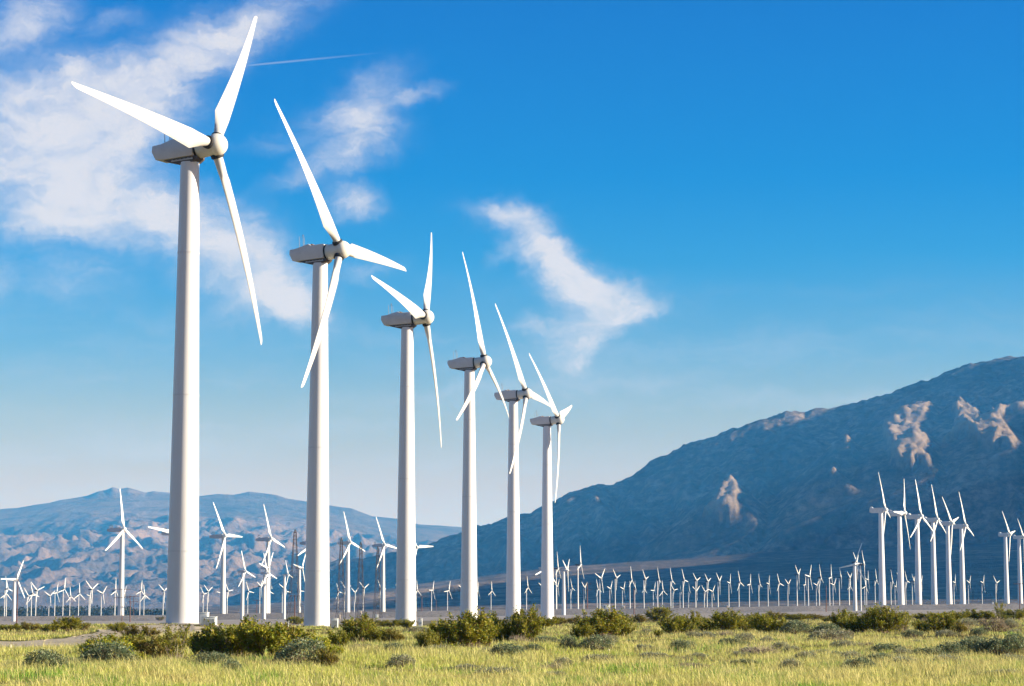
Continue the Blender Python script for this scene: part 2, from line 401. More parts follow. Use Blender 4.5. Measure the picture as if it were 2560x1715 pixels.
# rock spurs that stand out into the sun: (outline in full-view coordinates)
PATCH = [[(1672, 1082), (1685, 1105), (1684, 1150), (1694, 1180), (1640, 1184), (1580, 1196), (1606, 1165), (1634, 1130), (1652, 1095)],
 [(2128, 914), (2112, 945), (2098, 968), (2122, 1000), (2112, 1020), (2135, 1055), (2118, 1066), (2092, 1040), (2088, 1068), (2046, 1064), (2033, 1030), (2022, 990), (2010, 962), (2040, 940), (2075, 920)],
 [(2192, 902), (2214, 922), (2240, 934), (2290, 920), (2345, 913), (2345, 929), (2300, 939), (2285, 950), (2305, 970), (2326, 1000), (2314, 1020), (2285, 1010), (2270, 1026), (2240, 1016), (2212, 990), (2195, 992), (2168, 1004), (2152, 1022), (2156, 995), (2186, 962), (2174, 930)],
 [(1902, 1062), (1912, 1066), (1900, 1090), (1890, 1086)], [(1932, 990), (1940, 995), (1936, 1010), (1930, 1008)]]
STRIP = [(1757, 1282), (1651, 1288), (1500, 1302), (1328, 1317), (1134, 1328), (955, 1344), (850, 1356), (700, 1380), (560, 1395), (560, 1402), (700, 1396), (850, 1372), (955, 1355), (1134, 1338), (1328, 1322.5), (1500, 1306), (1651, 1291)]
def raise_patch(H, S, polys, k, bump, lo, hi, noise, where, flank=.9):
    Hn = H.copy(); tgt = S+bump
    for it in range(2):
        qx, qy = project(MX, MY, tgt); qx = qx/DS; qy = qy/DS
        msk = np.zeros(H.shape, bool)
        for p in polys: msk |= in_poly(qx+2.5*fbm(MX/38, MY/50, 3)*noise, qy+2.5*fbm(MX/38+40, MY/50, 3)*noise, p)
        msk &= (S-H < hi) & (S-H > lo) & where
        run = np.zeros(H.shape)
        for i in range(len(MXs)-2, -1, -1): run[:, i] = np.where(msk[:, i], run[:, i+1]+DX, 0)
        tgt = S+bump+np.minimum(run, 100)*k+noise*((ridged(MX/70, MY/110, 5)-1.1)*15+(ridged(MX/36, MY/66, 3)-1)*13+(ridged(MX/20+9, MY/34, 2)-1)*7)*np.minimum(run/40, 1)
    Hn[msk] = np.maximum(H, tgt)[msk]
    if flank is None: return Hn, msk
    K = np.where(msk, Hn, -1e6)                      # flanks falling away from the spur
    for it in range(36):
        P_ = np.pad(K, 1, constant_values=-1e6); c = P_[1:-1, 1:-1]
        st = DX*(flank+.25*fbm(MX/45, MY/45, 2)); dg = st*1.3
        K = np.maximum.reduce([c, P_[:-2, 1:-1]-st, P_[2:, 1:-1]-st, P_[1:-1, :-2]-st, P_[1:-1, 2:]-st, P_[:-2, :-2]-dg, P_[:-2, 2:]-dg, P_[2:, :-2]-dg, P_[2:, 2:]-dg])
    K = np.where(msk, K, np.minimum(K, S-1.5))
    return np.maximum(Hn, K), msk
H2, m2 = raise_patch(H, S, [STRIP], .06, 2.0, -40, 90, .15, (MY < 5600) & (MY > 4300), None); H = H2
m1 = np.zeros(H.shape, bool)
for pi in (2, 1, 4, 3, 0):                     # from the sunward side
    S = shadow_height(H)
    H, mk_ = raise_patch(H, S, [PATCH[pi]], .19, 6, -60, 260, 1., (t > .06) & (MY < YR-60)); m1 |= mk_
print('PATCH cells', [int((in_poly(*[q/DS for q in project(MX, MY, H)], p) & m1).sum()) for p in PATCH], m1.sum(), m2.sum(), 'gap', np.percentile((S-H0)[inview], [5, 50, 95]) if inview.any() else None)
def mountain_material(name, c_scrub, c_soil, c_rock, sc, sunlit_rock=None):
    m, nt, b = newmat(name); L = nt.links.new
    geo = nd(nt, 'ShaderNodeNewGeometry'); sep = nd(nt, 'ShaderNodeSeparateXYZ'); L(geo.outputs['Normal'], sep.inputs[0])
    n = nd(nt, 'ShaderNodeTexNoise', _Scale=sc, _Detail=9.0, _Roughness=.72); L(geo.outputs['Position'], n.inputs['Vector'])
    n2 = nd(nt, 'ShaderNodeTexNoise', _Scale=sc*.13, _Detail=5.0, _Roughness=.6); L(geo.outputs['Position'], n2.inputs['Vector'])
    r = ramp(nt, [(.36, c_scrub), (.5, c_soil), (.66, c_rock)], n.outputs[0])
    r2 = ramp(nt, [(.36, (.5, .53, .52)), (.64, (1.5, 1.4, 1.32))], n2.outputs[0])
    mx = nd(nt, 'ShaderNodeMix', data_type='RGBA', blend_type='MULTIPLY'); mx.inputs[0].default_value = 1; L(r.outputs[0], mx.inputs[6]); L(r2.outputs[0], mx.inputs[7])
    out = mx.outputs[2]
    if sunlit_rock:                                    # paler granite painted on the sunlit spurs and strip to brighten them
        at_ = nd(nt, 'ShaderNodeAttribute', attribute_name='sunlit_rock')
        ro = ramp(nt, [(.35, tuple(k*.55 for k in sunlit_rock)), (.6, sunlit_rock)], n.outputs[0])
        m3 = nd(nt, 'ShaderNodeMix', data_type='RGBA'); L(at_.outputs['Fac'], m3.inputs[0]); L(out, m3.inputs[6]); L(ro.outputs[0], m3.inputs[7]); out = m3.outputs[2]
    L(out, b.inputs['Base Color']); b.inputs['Roughness'].default_value = .95; b.inputs['Specular IOR Level'].default_value = .05
    bp = nd(nt, 'ShaderNodeBump', _Strength=.9, _Distance=.25/sc); L(n.outputs[0], bp.inputs['Height']); L(bp.outputs[0], b.inputs['Normal'])
    return m
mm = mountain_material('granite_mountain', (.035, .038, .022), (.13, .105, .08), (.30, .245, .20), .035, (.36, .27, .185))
_sunlit = np.clip(m1*1.0+.6*m2, 0, 1); _sunlit = np.repeat(_sunlit.reshape(-1, 1), 4, 1)
tag(ob('mountain', mk('mountain', np.stack([MX, MY, H], -1).reshape(-1, 3), [grid_faces(*MX.shape)], mm, {'sunlit_rock': _sunlit}, smooth=True)), kind='structure')

# ------------------------------------------------------------------ far hills on the left: dry badlands in front of a higher range
SKY_L = np.array([(-700, 1330), (-300, 1295), (0, 1273), (43, 1270), (87, 1261), (125, 1256), (153, 1249), (217, 1240), (245, 1230), (265, 1226), (283, 1218), (298, 1223), (319, 1219), (339, 1224), (365, 1232), (383, 1228), (418, 1230), (498, 1240), (543, 1235), (584, 1237), (622, 1228), (660, 1232), (693, 1237), (721, 1247), (767, 1255), (828, 1264), (879, 1271), (930, 1291), (996, 1297), (1046, 1310), (1095, 1313), (1149, 1318), (1250, 1330), (1500, 1370), (1900, 1420)], float)
YB = np.concatenate([np.linspace(7000, 11200, 360), np.linspace(11220, 15500, 150), np.linspace(15540, 17500, 20)])
UB = np.linspace(-.30, .08, 520)
HY, HU = np.meshgrid(YB, UB, indexing='ij'); HX = HU*HY
a_l, b_l = ray(SKY_L[:, 0], SKY_L[:, 1])
topb = np.interp(HU, a_l, b_l)
_tb = topb[0]; _kk = np.hanning(121); _kk /= _kk.sum(); blur = np.convolve(np.pad(_tb, 60, mode='edge'), _kk, 'valid')[None, :]+0*HU
Yc = 15500.
tt_ = (HY-7350)/(Yc-7350); tq = np.clip(tt_, 0, 1)
# elevation angle (z/Y) climbs from the plain to the skyline
_q = sstep(.955, 1., tq); tb2 = topb*_q+blur*(1-_q)
elev = -.003+(tb2+.003)*(0.62*tq**.75+.38*tq**2.2)
rough = (ridged(HX/1050+.3*fbm(HX/650, HY/650, 3), HY/1300, 5)-1.15)*.0105+(ridged(HX/290, HY/430, 4)-1.1)*.0060
lowm = sstep(.02, .10, tq)*(1-sstep(.55, .95, tq)); elev = elev+rough*lowm*np.clip((topb)/.03, .15, 1)
elev = np.where(tt_ > 1, topb-(HY-Yc)*4e-6, elev)
elev = elev+(.0006*fbm(HX/500, HY/500, 4))*sstep(.1, .5, tq)*(tt_ <= 1.0)
HZ = EYE+elev*HY
HZ = np.where(HY < 7350, HZ-(7350-HY)*.06, HZ)
hm = mountain_material('badland_hills', (.075, .063, .052), (.155, .12, .097), (.215, .168, .138), .004)
tag(ob('hills', mk('hills', np.stack([HX, HY, HZ], -1).reshape(-1, 3), [grid_faces(*HX.shape)], hm, smooth=True)), kind='structure')
# ------------------------------------------------------------------ sky with clouds
def build_world():
    w = bpy.data.worlds.new('World'); SC.world = w; w.use_nodes = True; nt = w.node_tree; L = nt.links.new
    bg = nt.nodes['Background']
    def math_(op, a, b=None, c=None, clamp=False):
        n = nd(nt, 'ShaderNodeMath', operation=op, use_clamp=clamp)
        for i, v in enumerate((a, b, c)):
            if v is None: continue
            if isinstance(v, (int, float)): n.inputs[i].default_value = v
            else: L(v, n.inputs[i])
        return n.outputs[0]
    def vmath(op, a, b=None, out=0):
        n = nd(nt, 'ShaderNodeVectorMath', operation=op)
        for i, v in enumerate((a, b)):
            if v is None: continue
            if isinstance(v, (tuple, list)): n.inputs[i].default_value = v
            else: L(v, n.inputs[i])
        return n.outputs[out]
    def mix(f, a, b, bt='MIX'):
        n = nd(nt, 'ShaderNodeMix', data_type='RGBA', blend_type=bt)
        for i, v in ((0, f), (6, a), (7, b)):
            if isinstance(v, (int, float)): n.inputs[i].default_value = v
            elif isinstance(v, tuple): n.inputs[i].default_value = (*v, 1)
            else: L(v, n.inputs[i])
        return n.outputs[2]
    sky = nd(nt, 'ShaderNodeTexSky', sky_type='NISHITA', sun_disc=False, sun_elevation=SUN_E, sun_rotation=SUN_AZ, altitude=300, air_density=1.0, dust_density=.6, ozone_density=2.2)
    tc = nd(nt, 'ShaderNodeTexCoord'); sep = nd(nt, 'ShaderNodeSeparateXYZ'); L(tc.outputs['Generated'], sep.inputs[0])
    y = math_('MAXIMUM', sep.outputs['Y'], .06)
    a = math_('MULTIPLY', math_('DIVIDE', sep.outputs['X'], y), 5.2)
    b = math_('MULTIPLY', math_('DIVIDE', sep.outputs['Z'], y), 5.2)
    cb = nd(nt, 'ShaderNodeCombineXYZ'); L(a, cb.inputs[0]); L(b, cb.inputs[1]); p = cb.outputs[0]
    # deep polarised blue overhead, paler towards the horizon
    tint = ramp(nt, SKY_TINT, math_('MAXIMUM', sep.outputs['Z'], 0.0))
    skyc = mix(1.0, sky.outputs[0], tint.outputs[0], 'MULTIPLY')
    def noise(v, scale, det, rough, off=(0, 0, 0), col=False, dist=0):
        n = nd(nt, 'ShaderNodeTexNoise', _Scale=scale, _Detail=det, _Roughness=rough, _Distortion=dist)
        L(vmath('ADD', v, off), n.inputs['Vector']); return n.outputs[1 if col else 0]
    warp = vmath('SUBTRACT', noise(p, 5.0, 5.0, .6, (3.1, 1.7, 0), True), (.5, .5, .5))
    sc = nd(nt, 'ShaderNodeVectorMath', operation='SCALE'); L(warp, sc.inputs[0]); sc.inputs[3].default_value = .13
    warp2 = vmath('SUBTRACT', noise(p, 17.0, 6.0, .65, (8.1, 3.7, 0), True), (.5, .5, .5))
    sc2 = nd(nt, 'ShaderNodeVectorMath', operation='SCALE'); L(warp2, sc2.inputs[0]); sc2.inputs[3].default_value = .06
    pw = vmath('ADD', vmath('ADD', p, sc.outputs[0]), sc2.outputs[0])
    def sk(x, y):
        A, B = ray(x*DS, y*DS); return A*5.2, B*5.2
    def ell(x, y, sx, sy, rot, wgt):
        X, Y = sk(x, y)
        m = nd(nt, 'ShaderNodeMapping', vector_type='TEXTURE'); L(pw, m.inputs[0])
        m.inputs['Location'].default_value = (X, Y, 0); m.inputs['Rotation'].default_value = (0, 0, math.radians(rot)); m.inputs['Scale'].default_value = (sx/1000, sy/1000, 1)
        l = vmath('LENGTH', m.outputs[0], None, 1)
        r = nd(nt, 'ShaderNodeMapRange', interpolation_type='SMOOTHSTEP'); r.inputs['From Min'].default_value = 1.2; r.inputs['From Max'].default_value = .0
        r.inputs['To Max'].default_value = wgt; L(l, r.inputs['Value']); return r.outputs[0]
    tot = None
    for e in CLOUDS:
        v = ell(*e); tot = v if tot is None else math_('ADD', math_('MAXIMUM', tot, v), math_('MULTIPLY', math_('MINIMUM', tot, v), .45))
    def stretched(rot, sx, sy):
        m = nd(nt, 'ShaderNodeMapping'); L(pw, m.inputs[0]); m.inputs['Rotation'].default_value = (0, 0, math.radians(-rot)); m.inputs['Scale'].default_value = (sx, sy, 1); return m.outputs[0]
    n1 = noise(stretched(22, .70, 1.5), 4.6, 10.0, .62, (7.7, 2.2, 0), dist=.35)
    n2 = noise(stretched(16, .55, 2.4), 15.0, 8.0, .65, (1.2, 5.2, 0), dist=.5)
    nn = math_('ADD', math_('MULTIPLY', math_('SUBTRACT', n1, .5), 2.6), math_('MULTIPLY', math_('SUBTRACT', n2, .5), 1.1))
    edge = math_('SUBTRACT', 1.15, math_('MULTIPLY', tot, .45), clamp=False)
    dens = math_('MULTIPLY', tot, math_('MAXIMUM', math_('ADD', 1.0, math_('MULTIPLY', nn, edge)), 0.0))
    dr = nd(nt, 'ShaderNodeMapRange', interpolation_type='SMOOTHSTEP'); dr.inputs['From Min'].default_value = -.05; dr.inputs['From Max'].default_value = 1.55; dr.inputs['To Max'].default_value = 1.0; L(dens, dr.inputs['Value'])
    n5 = noise(stretched(30, .8, 1.6), 7.0, 9.0, .62, (2.9, 6.6, 0), dist=.4)
    cover = math_('MULTIPLY', dr.outputs[0], math_('ADD', .97, math_('MULTIPLY', math_('SUBTRACT', n5, .5), 1.35)), clamp=True)
    cover = math_('MULTIPLY', cover, math_('GREATER_THAN', tot, .001))
    # veil of thin cirrus low over the horizon
    n3 = noise(stretched(6, .35, 2.6), 4.0, 6.0, .6, (4.4, 9.1, 0))
    veil = nd(nt, 'ShaderNodeMapRange', interpolation_type='SMOOTHSTEP'); veil.inputs['From Min'].default_value = .42; veil.inputs['From Max'].default_value = .74; veil.inputs['To Max'].default_value = .42; L(n3, veil.inputs['Value'])
    lowb = nd(nt, 'ShaderNodeMapRange', interpolation_type='SMOOTHSTEP'); lowb.inputs['From Min'].default_value = .85; lowb.inputs['From Max'].default_value = .4; L(b, lowb.inputs['Value'])
    cover = math_('MAXIMUM', cover, math_('MULTIPLY', veil.outputs[0], lowb.outputs[0]))
    # vapour trail
    (x0, y0), (x1, y1) = sk(300, 175), sk(930, 115)
    m = nd(nt, 'ShaderNodeMapping', vector_type='TEXTURE'); L(p, m.inputs[0]); m.inputs['Location'].default_value = ((x0+x1)/2, (y0+y1)/2, 0)
    m.inputs['Rotation'].default_value = (0, 0, math.atan2(y1-y0, x1-x0)); m.inputs['Scale'].default_value = (math.hypot(x1-x0, y1-y0)/2, .0042, 1)
    r = nd(nt, 'ShaderNodeMapRange', interpolation_type='SMOOTHSTEP'); r.inputs['From Min'].default_value = 1; r.inputs['From Max'].default_value = .0; r.inputs['To Max'].default_value = .36; L(vmath('LENGTH', m.outputs[0], None, 1), r.inputs['Value'])
    cover = math_('MAXIMUM', cover, r.outputs[0])
    front = nd(nt, 'ShaderNodeMapRange'); front.inputs['From Min'].default_value = .06; front.inputs['From Max'].default_value = .2; L(sep.outputs['Y'], front.inputs['Value'])
    cover = math_('MULTIPLY', cover, front.outputs[0])
    shade = ramp(nt, [(.2, CLOUD_DARK), (.9, CLOUD_LIGHT)], cover)
    col = mix(math_('MULTIPLY', cover, .97), skyc, shade.outputs[0])
    L(col, bg.inputs['Color']); bg.inputs['Strength'].default_value = SKY_STR
SKY_STR = .080
SKY_TINT = [(0.0, (.87, .60, .50)), (.055, (.84, .60, .52)), (.084, (.65, .60, .60)), (.112, (.34, .545, .77)), (.15, (.07, .475, .87)), (.187, (.0, .42, .90)), (.26, (.0, .365, .90)), (.5, (.34, .40, .55)), (1, (.88, .66, .64))]
CLOUD_DARK, CLOUD_LIGHT = (2.9, 3.35, 4.4), (4.1, 4.15, 4.6)
CLOUDS = [  # x, y, half length, half width, tilt, weight  (full-view coordinates of the photograph)
 (60, 45, 190, 100, 30, 1.0), (250, 45, 110, 45, 12, .55),
 (560, 60, 300, 95, 25, .95), (360, 165, 330, 135, 27, 1.15), (170, 170, 100, 110, 0, .8),
 (130, 320, 400, 210, 14, 1.15), (60, 250, 260, 150, 20, .9), (300, 300, 250, 130, 30, .9), (150, 480, 270, 150, -10, 1.15), (330, 470, 260, 110, -8, .9),
 (510, 545, 270, 130, -28, 1.05), (640, 665, 200, 100, -35, 1.0), (420, 575, 360, 105, -20, .8), (700, 720, 130, 60, -30, .5), (560, 710, 230, 80, 10, .45), (170, 650, 180, 85, 0, .6), (10, 640, 80, 90, 0, .55),
 (835, 230, 150, 85, 35, .85), (930, 226, 110, 34, 14, .75), (770, 285, 190, 60, 8, .7), (800, 345, 190, 80, 20, .75), (700, 385, 150, 50, 22, .6), (850, 300, 90, 90, 70, .6), (805, 470, 110, 66, -15, .85), (840, 630, 150, 44, 6, .6), (620, 320, 130, 34, 3, .4),
 (1160, 500, 140, 52, -12, .8), (1230, 560, 160, 75, -42, 1.0), (1320, 645, 170, 85, -25, 1.2), (1400, 700, 170, 75, 8, .95), (1490, 703, 90, 28, 25, .6), (1320, 770, 140, 80, 10, .95), (1310, 830, 90, 80, 50, .75), (1210, 740, 80, 44, 0, .65), (1150, 580, 90, 34, 40, .5), (1440, 850, 160, 45, 8, .32)]
def build_light():
    s = bpy.data.lights.new('sun', 'SUN'); s.energy = 4.8; s.angle = math.radians(.55); s.color = (1, .93, .82)
    o = bpy.data.objects.new('sun', s); COL.objects.link(o); o.rotation_euler = SUN.to_track_quat('Z', 'Y').to_euler(); o.location = (300, -60, 200)
    c = bpy.data.cameras.new('camera'); c.sensor_width = 36; c.lens = FPX/2560*36; c.clip_start = .5; c.clip_end = 60000
    o = bpy.data.objects.new('camera', c); COL.objects.link(o); o.location = (0, 0, EYE); o.rotation_euler = (PI/2+PITCH, 0, 0); SC.camera = o
    SC.view_settings.view_transform = 'Standard'; SC.view_settings.look = 'None'; SC.view_settings.gamma = 1; SC.view_settings.exposure = EXPO
    SC.view_settings.use_curve_mapping = False
    cy = SC.cycles; cy.use_denoising = True
    try: cy.denoiser = 'OPENIMAGEDENOISE'; cy.denoising_input_passes = 'RGB_ALBEDO_NORMAL'
    except Exception: pass
    cy.max_bounces = 6; cy.diffuse_bounces = 3; cy.glossy_bounces = 2; cy.transmission_bounces = 3; cy.volume_bounces = 1; cy.transparent_max_bounces = 6
    cy.sample_clamp_indirect = 6
EXPO = 1.15
HAZE_D = 5.6e-5; HAZE_C = (.07, .42, 1.0)
def build_haze():
    zmin = float(min(GZ.min(), H.min(), HZ.min()))-3; zmax = float(max(H.max(), HZ.max(), 400))+30
    b = MB(); x0, x1, y0, y1 = -46000, 46000, -400, 31500
    b.box(((x0+x1)/2, (y0+y1)/2, (zmin+zmax)/2), (x1-x0, y1-y0, zmax-zmin))
    m = bpy.data.materials.new('valley_haze'); m.use_nodes = True; nt = m.node_tree
    for n in list(nt.nodes):
        if n.type == 'BSDF_PRINCIPLED': nt.nodes.remove(n)
    v = nd(nt, 'ShaderNodeVolumePrincipled'); v.inputs['Color'].default_value = (*HAZE_C, 1); v.inputs['Density'].default_value = HAZE_D; v.inputs['Anisotropy'].default_value = .0; v.inputs['Absorption Color'].default_value = (1, 1, 1, 1)
    nt.links.new(v.outputs[0], nt.nodes['Material Output'].inputs['Volume'])
    tag(ob('haze', b.mesh('haze', m)), kind='stuff')
# ------------------------------------------------------------------ wind turbines
def blade_mesh(name, R, mat, chord=2.35, rk=4.5, root=.55, tip=.55, defl=1.76, twist=15, ns=26, npts=14, r0=1.15):
    """blade along +z, leading edge towards +x, downwind is +y"""
    rs = np.concatenate([np.linspace(r0, rk, 9), np.linspace(rk, R*.965, ns-9)[1:], [R*.985, R*.996, R]])
    V = []
    an = np.arange(npts)*2*PI/npts
    for r in rs:
        if r <= rk:
            q = np.clip((r-r0-.35)/(rk-r0-.35), 0, 1); q = q**1.15
            c = 2*root*(1-q)+chord*q; th = (1.0*(1-q)**1.6+.30*(1-(1-q)**1.6)); le = root*(1-q)+.30*chord*q+.0*r
        else:
            q = (r-rk)/(R-rk); c = chord*(1-q)+tip*q; th = .30*(1-q)+.16*q; le = .30*chord*(1-q)+.42*tip*q
            if r > R*.965: c *= math.sqrt(max(0.012, 1-((r-R*.965)/(R*.036))**2))
        circ = 1-np.clip((r-r0-.3)/(rk*.8-r0), 0, 1)
        s = (1-np.cos(an))/2                                   # 0 leading edge .. 1 trailing edge
        y = np.sin(an)*.5*th*c
        yf = np.where(s < .3, 1, 1)*np.sin(an)*.5*th*c*np.power(np.maximum(1-s, 0), .35*(1-circ))*1.25**(1-circ)
        x = le-s*c
        b = math.radians(twist)*(1-np.clip((r-r0)/(R-r0), 0, 1))**1.7
        X = x*math.cos(b)+yf*math.sin(b); Y = -x*math.sin(b)+yf*math.cos(b)
        V.append(np.stack([X, Y+defl*(r/R)**1.9, np.full(npts, r)], 1))
    n = npts; m = len(rs); V = np.concatenate(V+[[V[0].mean(0)], [V[-1].mean(0)]])
    i = np.arange(n); j = (i+1) % n
    Q = np.concatenate([np.stack([k*n+i, k*n+j, (k+1)*n+j, (k+1)*n+i], 1) for k in range(m-1)])
    T = np.concatenate([np.stack([np.full(n, m*n), j, i], 1), np.stack([np.full(n, m*n+1), (m-1)*n+i, (m-1)*n+j], 1)])
    return autosmooth(mk(name, V, [Q, T], mat), 50)
def rotor_frame(psi, tau):
    n = Vector((math.sin(psi)*math.cos(tau), -math.cos(psi)*math.cos(tau), math.sin(tau)))
    e1 = Vector((math.cos(psi), math.sin(psi), 0)); y = -n; z = e1.cross(y)
    return Matrix(((e1.x, y.x, z.x, 0), (e1.y, y.y, z.y, 0), (e1.z, y.z, z.z, 0), (0, 0, 0, 1)))
# --- the six big ones
HUBH = 55.0
def lathe_mesh(name, prof, mat, n=48, axis='z', c=(0, 0, 0), deg=30):
    b = MB(); b.lathe(prof, n, axis, c); return autosmooth(b.mesh(name, mat), deg)
big_blade = blade_mesh('blade', 24.2, M['blade'])
b = MB(); b.lathe([(0.0, 1.02), (.66, 1.02), (.76, 1.08), (.76, 1.46), (.70, 1.52), (.40, 1.52)], 28); collar_mesh = autosmooth(b.mesh('collar', M['rubber']), 30)
prof = [(0.0, 1.62)]+[(1.32*math.cos(a), .32+1.30*math.sin(a)) for a in np.linspace(PI/2*.96, -.12, 14)]+[(1.19, .05), (1.14, -.3), (1.14, -2.0), (1.08, -2.1), (.0, -2.1)]
prof = [(r, h) for r, h in prof]
b = MB(); b.lathe(prof, 40, 'z'); V = np.concatenate(b.v); V = np.stack([V[:, 0], -V[:, 2], V[:, 1]], 1)      # nose towards -y
hub_mesh = autosmooth(mk('hub', V, [np.concatenate(b.q)], M['hub']), 35)
b = MB(); b.lathe([(1.0, 2.02), (1.22, 2.05), (1.22, 2.24), (1.0, 2.26)], 36); V = np.concatenate(b.v); V = np.stack([V[:, 0], V[:, 2], V[:, 1]], 1)
seal_mesh = autosmooth(mk('seal', V, [np.concatenate(b.q)[:, ::-1]], M['rubber']), 30)
# nacelle, hub centre at origin, downwind +y
np_prof = [(2.3, -1.02), (6.2, -1.06), (7.5, -.94), (8.0, .05), (7.9, .74), (6.7, .84), (4.75, 1.30), (4.35, 1.02), (2.3, 1.06)]
b = MB(); b.prism(np_prof, -1.12, 1.12); nac_mesh = bevelled(b.mesh('nacelle_body', M['nacelle']), .05, 2)
b = MB(); b.prism([(1.9, -1.10), (1.9, -1.34), (2.5, -1.72), (4.4, -1.76), (5.3, -1.5), (6.6, -1.12)], -.86, .86); deck_mesh = bevelled(b.mesh('yaw_deck', M['deck']), .03, 1)
b = MB()
for sx in (-1, 1):
    b.box((sx*.93, 3.9, -1.36), (.06, 3.0, .17))
    for y in np.arange(2.5, 5.4, .55): b.box((sx*.91, y, -1.22), (.07, .05, .32))
rail_mesh = b.mesh('deck_rail', M['rail'])
b = MB(); b.prism([(4.15, 1.03), (4.15, 1.12), (4.42, 1.33), (4.6, 1.36), (4.72, 1.31), (4.5, 1.04)], -.55, .5); vent_mesh = bevelled(b.mesh('roof_vent', M['rust']), .02, 1)
b = MB(); b.bar((.25, 6.35, .8), (.25, 6.35, 3.05), .045, .035); b.bar((.25, 6.35, 2.7), (.25, 6.6, 2.7), .03); b.bar((.25, 6.35, 2.7), (.25, 6.1, 2.7), .03)
b.bar((-.2, 6.75, .78), (-.2, 6.75, 2.75), .045, .03); b.bar((.1, 6.05, .85), (.1, 6.05, 2.55), .04, .03); b.bar((.25, 6.25, 2.95), (.25, 6.45, 2.95), .06)
mast_mesh = b.mesh('wind_mast', M['rod'])
def tower_mesh(name, H, r0, r1, mat, flanges=(), n=56):
    prof = [(r0*1.0, -1.2)]
    zs = sorted(set([0, H]+[z for f in flanges for z in (f-.10, f-.099, f+.099, f+.10)]))
    for z in zs:
        r = r0+(r1-r0)*z/H; add = .0
        if any(abs(z-f) < .0995 for f in flanges): add = .035
        prof.append((r+add, z))
    prof.append((0, H))
    return lathe_mesh(name, prof, mat, n, deg=30)
TOWER_TOP = HUBH-1.75
big_tower = tower_mesh('tower', TOWER_TOP, 1.86, 1.08, M['tower'], ())
flange_mesh = {}
for fz in (.155, .49, .8):
    r_ = 1.86+(1.08-1.86)*fz; z_ = TOWER_TOP*fz; b = MB(); b.lathe([(r_-.05, z_-.09), (r_+.022, z_-.09), (r_+.022, z_-.004), (r_+.01, z_-.003), (r_+.01, z_+.003), (r_+.022, z_+.004), (r_+.022, z_+.09), (r_-.05, z_+.09)], 56)
    flange_mesh[fz] = autosmooth(b.mesh('flange', paint('flange_grey_%d' % int(fz*100), (.72, .71, .69), .5, .06, 1.5)), 20)
b = MB(); b.lathe([(2.5, -.8), (2.5, .12), (2.42, .18), (1.7, .18)], 40); base_mesh = autosmooth(b.mesh('foundation', paint('foundation_concrete', (.42, .4, .37), .9, .2, 1.5)), 30)
BIG = [  # base px, hub px, hub shift, yaw, phase, label
 ((453.8, 1561), (539.5-4, 366-2.8), 63.4, 36.42, 'nearest and tallest white wind turbine beside the sandy track, one blade pointing far left'),
 ((793, 1571), (850.7, 628.6-3.4), 64.9, 88.59, 'second tallest white wind turbine, one blade crossing its tower and one drooping right'),
 ((1020, 1567), (1067-4, 793.4), 75.0, 40.45, 'third white wind turbine from the left in the tall row, one blade raised left'),
 ((1171, 1550), (1208+3, 902+2.5), 74.4, 114.54, 'fourth white turbine in the tall row, lower blades making an inverted V'),
 ((1287, 1548), (1313.4+2, 981.9+2.5), 70.1, 92.52, 'fifth white turbine in the tall row, blade ending behind its shorter right neighbour'),
 ((1372.5, 1548), (1396.3, 1053.3-4), 73.3, 75.11, 'shortest and farthest white turbine of the tall foreground row, short blade tipped up right')]
TAU = math.radians(6.1)
def face_place(R, local): return R @ Matrix.Translation(local) if local is not None else R
for (bx, by), hp, psi, phi, lab in BIG:
    zb = ray(bx, by)[1]; zh = ray(*hp)[1]; D = HUBH/(zh-zb)
    hub = at(*hp, D); R = rotor_frame(math.radians(psi), TAU); Rn = rotor_frame(math.radians(psi), math.radians(2.5))
    nh = Vector((math.sin(math.radians(psi)), -math.cos(math.radians(psi)), 0))
    root = hub-nh*3.35; root.z = hub.z-HUBH+.0
    t = thing('wind_turbine', lab, 'wind turbine', root, 0, 'tall white turbines in the foreground row')
    Lh = hub-root
    ob('tower', big_tower, t); ob('foundation', base_mesh, t)
    Mn = Matrix.Translation(Lh) @ Rn; Mr = Matrix.Translation(Lh) @ R
    for fz in (.155, .49, .8): ob('flange', flange_mesh[fz], t)
    nb = ob('nacelle', nac_mesh, t, mtx=Mn)
    dk = ob('yaw_deck', deck_mesh, t, mtx=Mn); ob('deck_rail', rail_mesh, dk)
    ob('roof_vent', vent_mesh, nb); ob('wind_mast', mast_mesh, nb)
    hb = ob('hub', hub_mesh, t, mtx=Mr); ob('seal', seal_mesh, hb)
    for k in range(3):
        bl = ob('blade', big_blade, t, mtx=Mr @ Matrix.Rotation(math.radians(phi+120*k), 4, 'Y')); ob('collar', collar_mesh, bl)

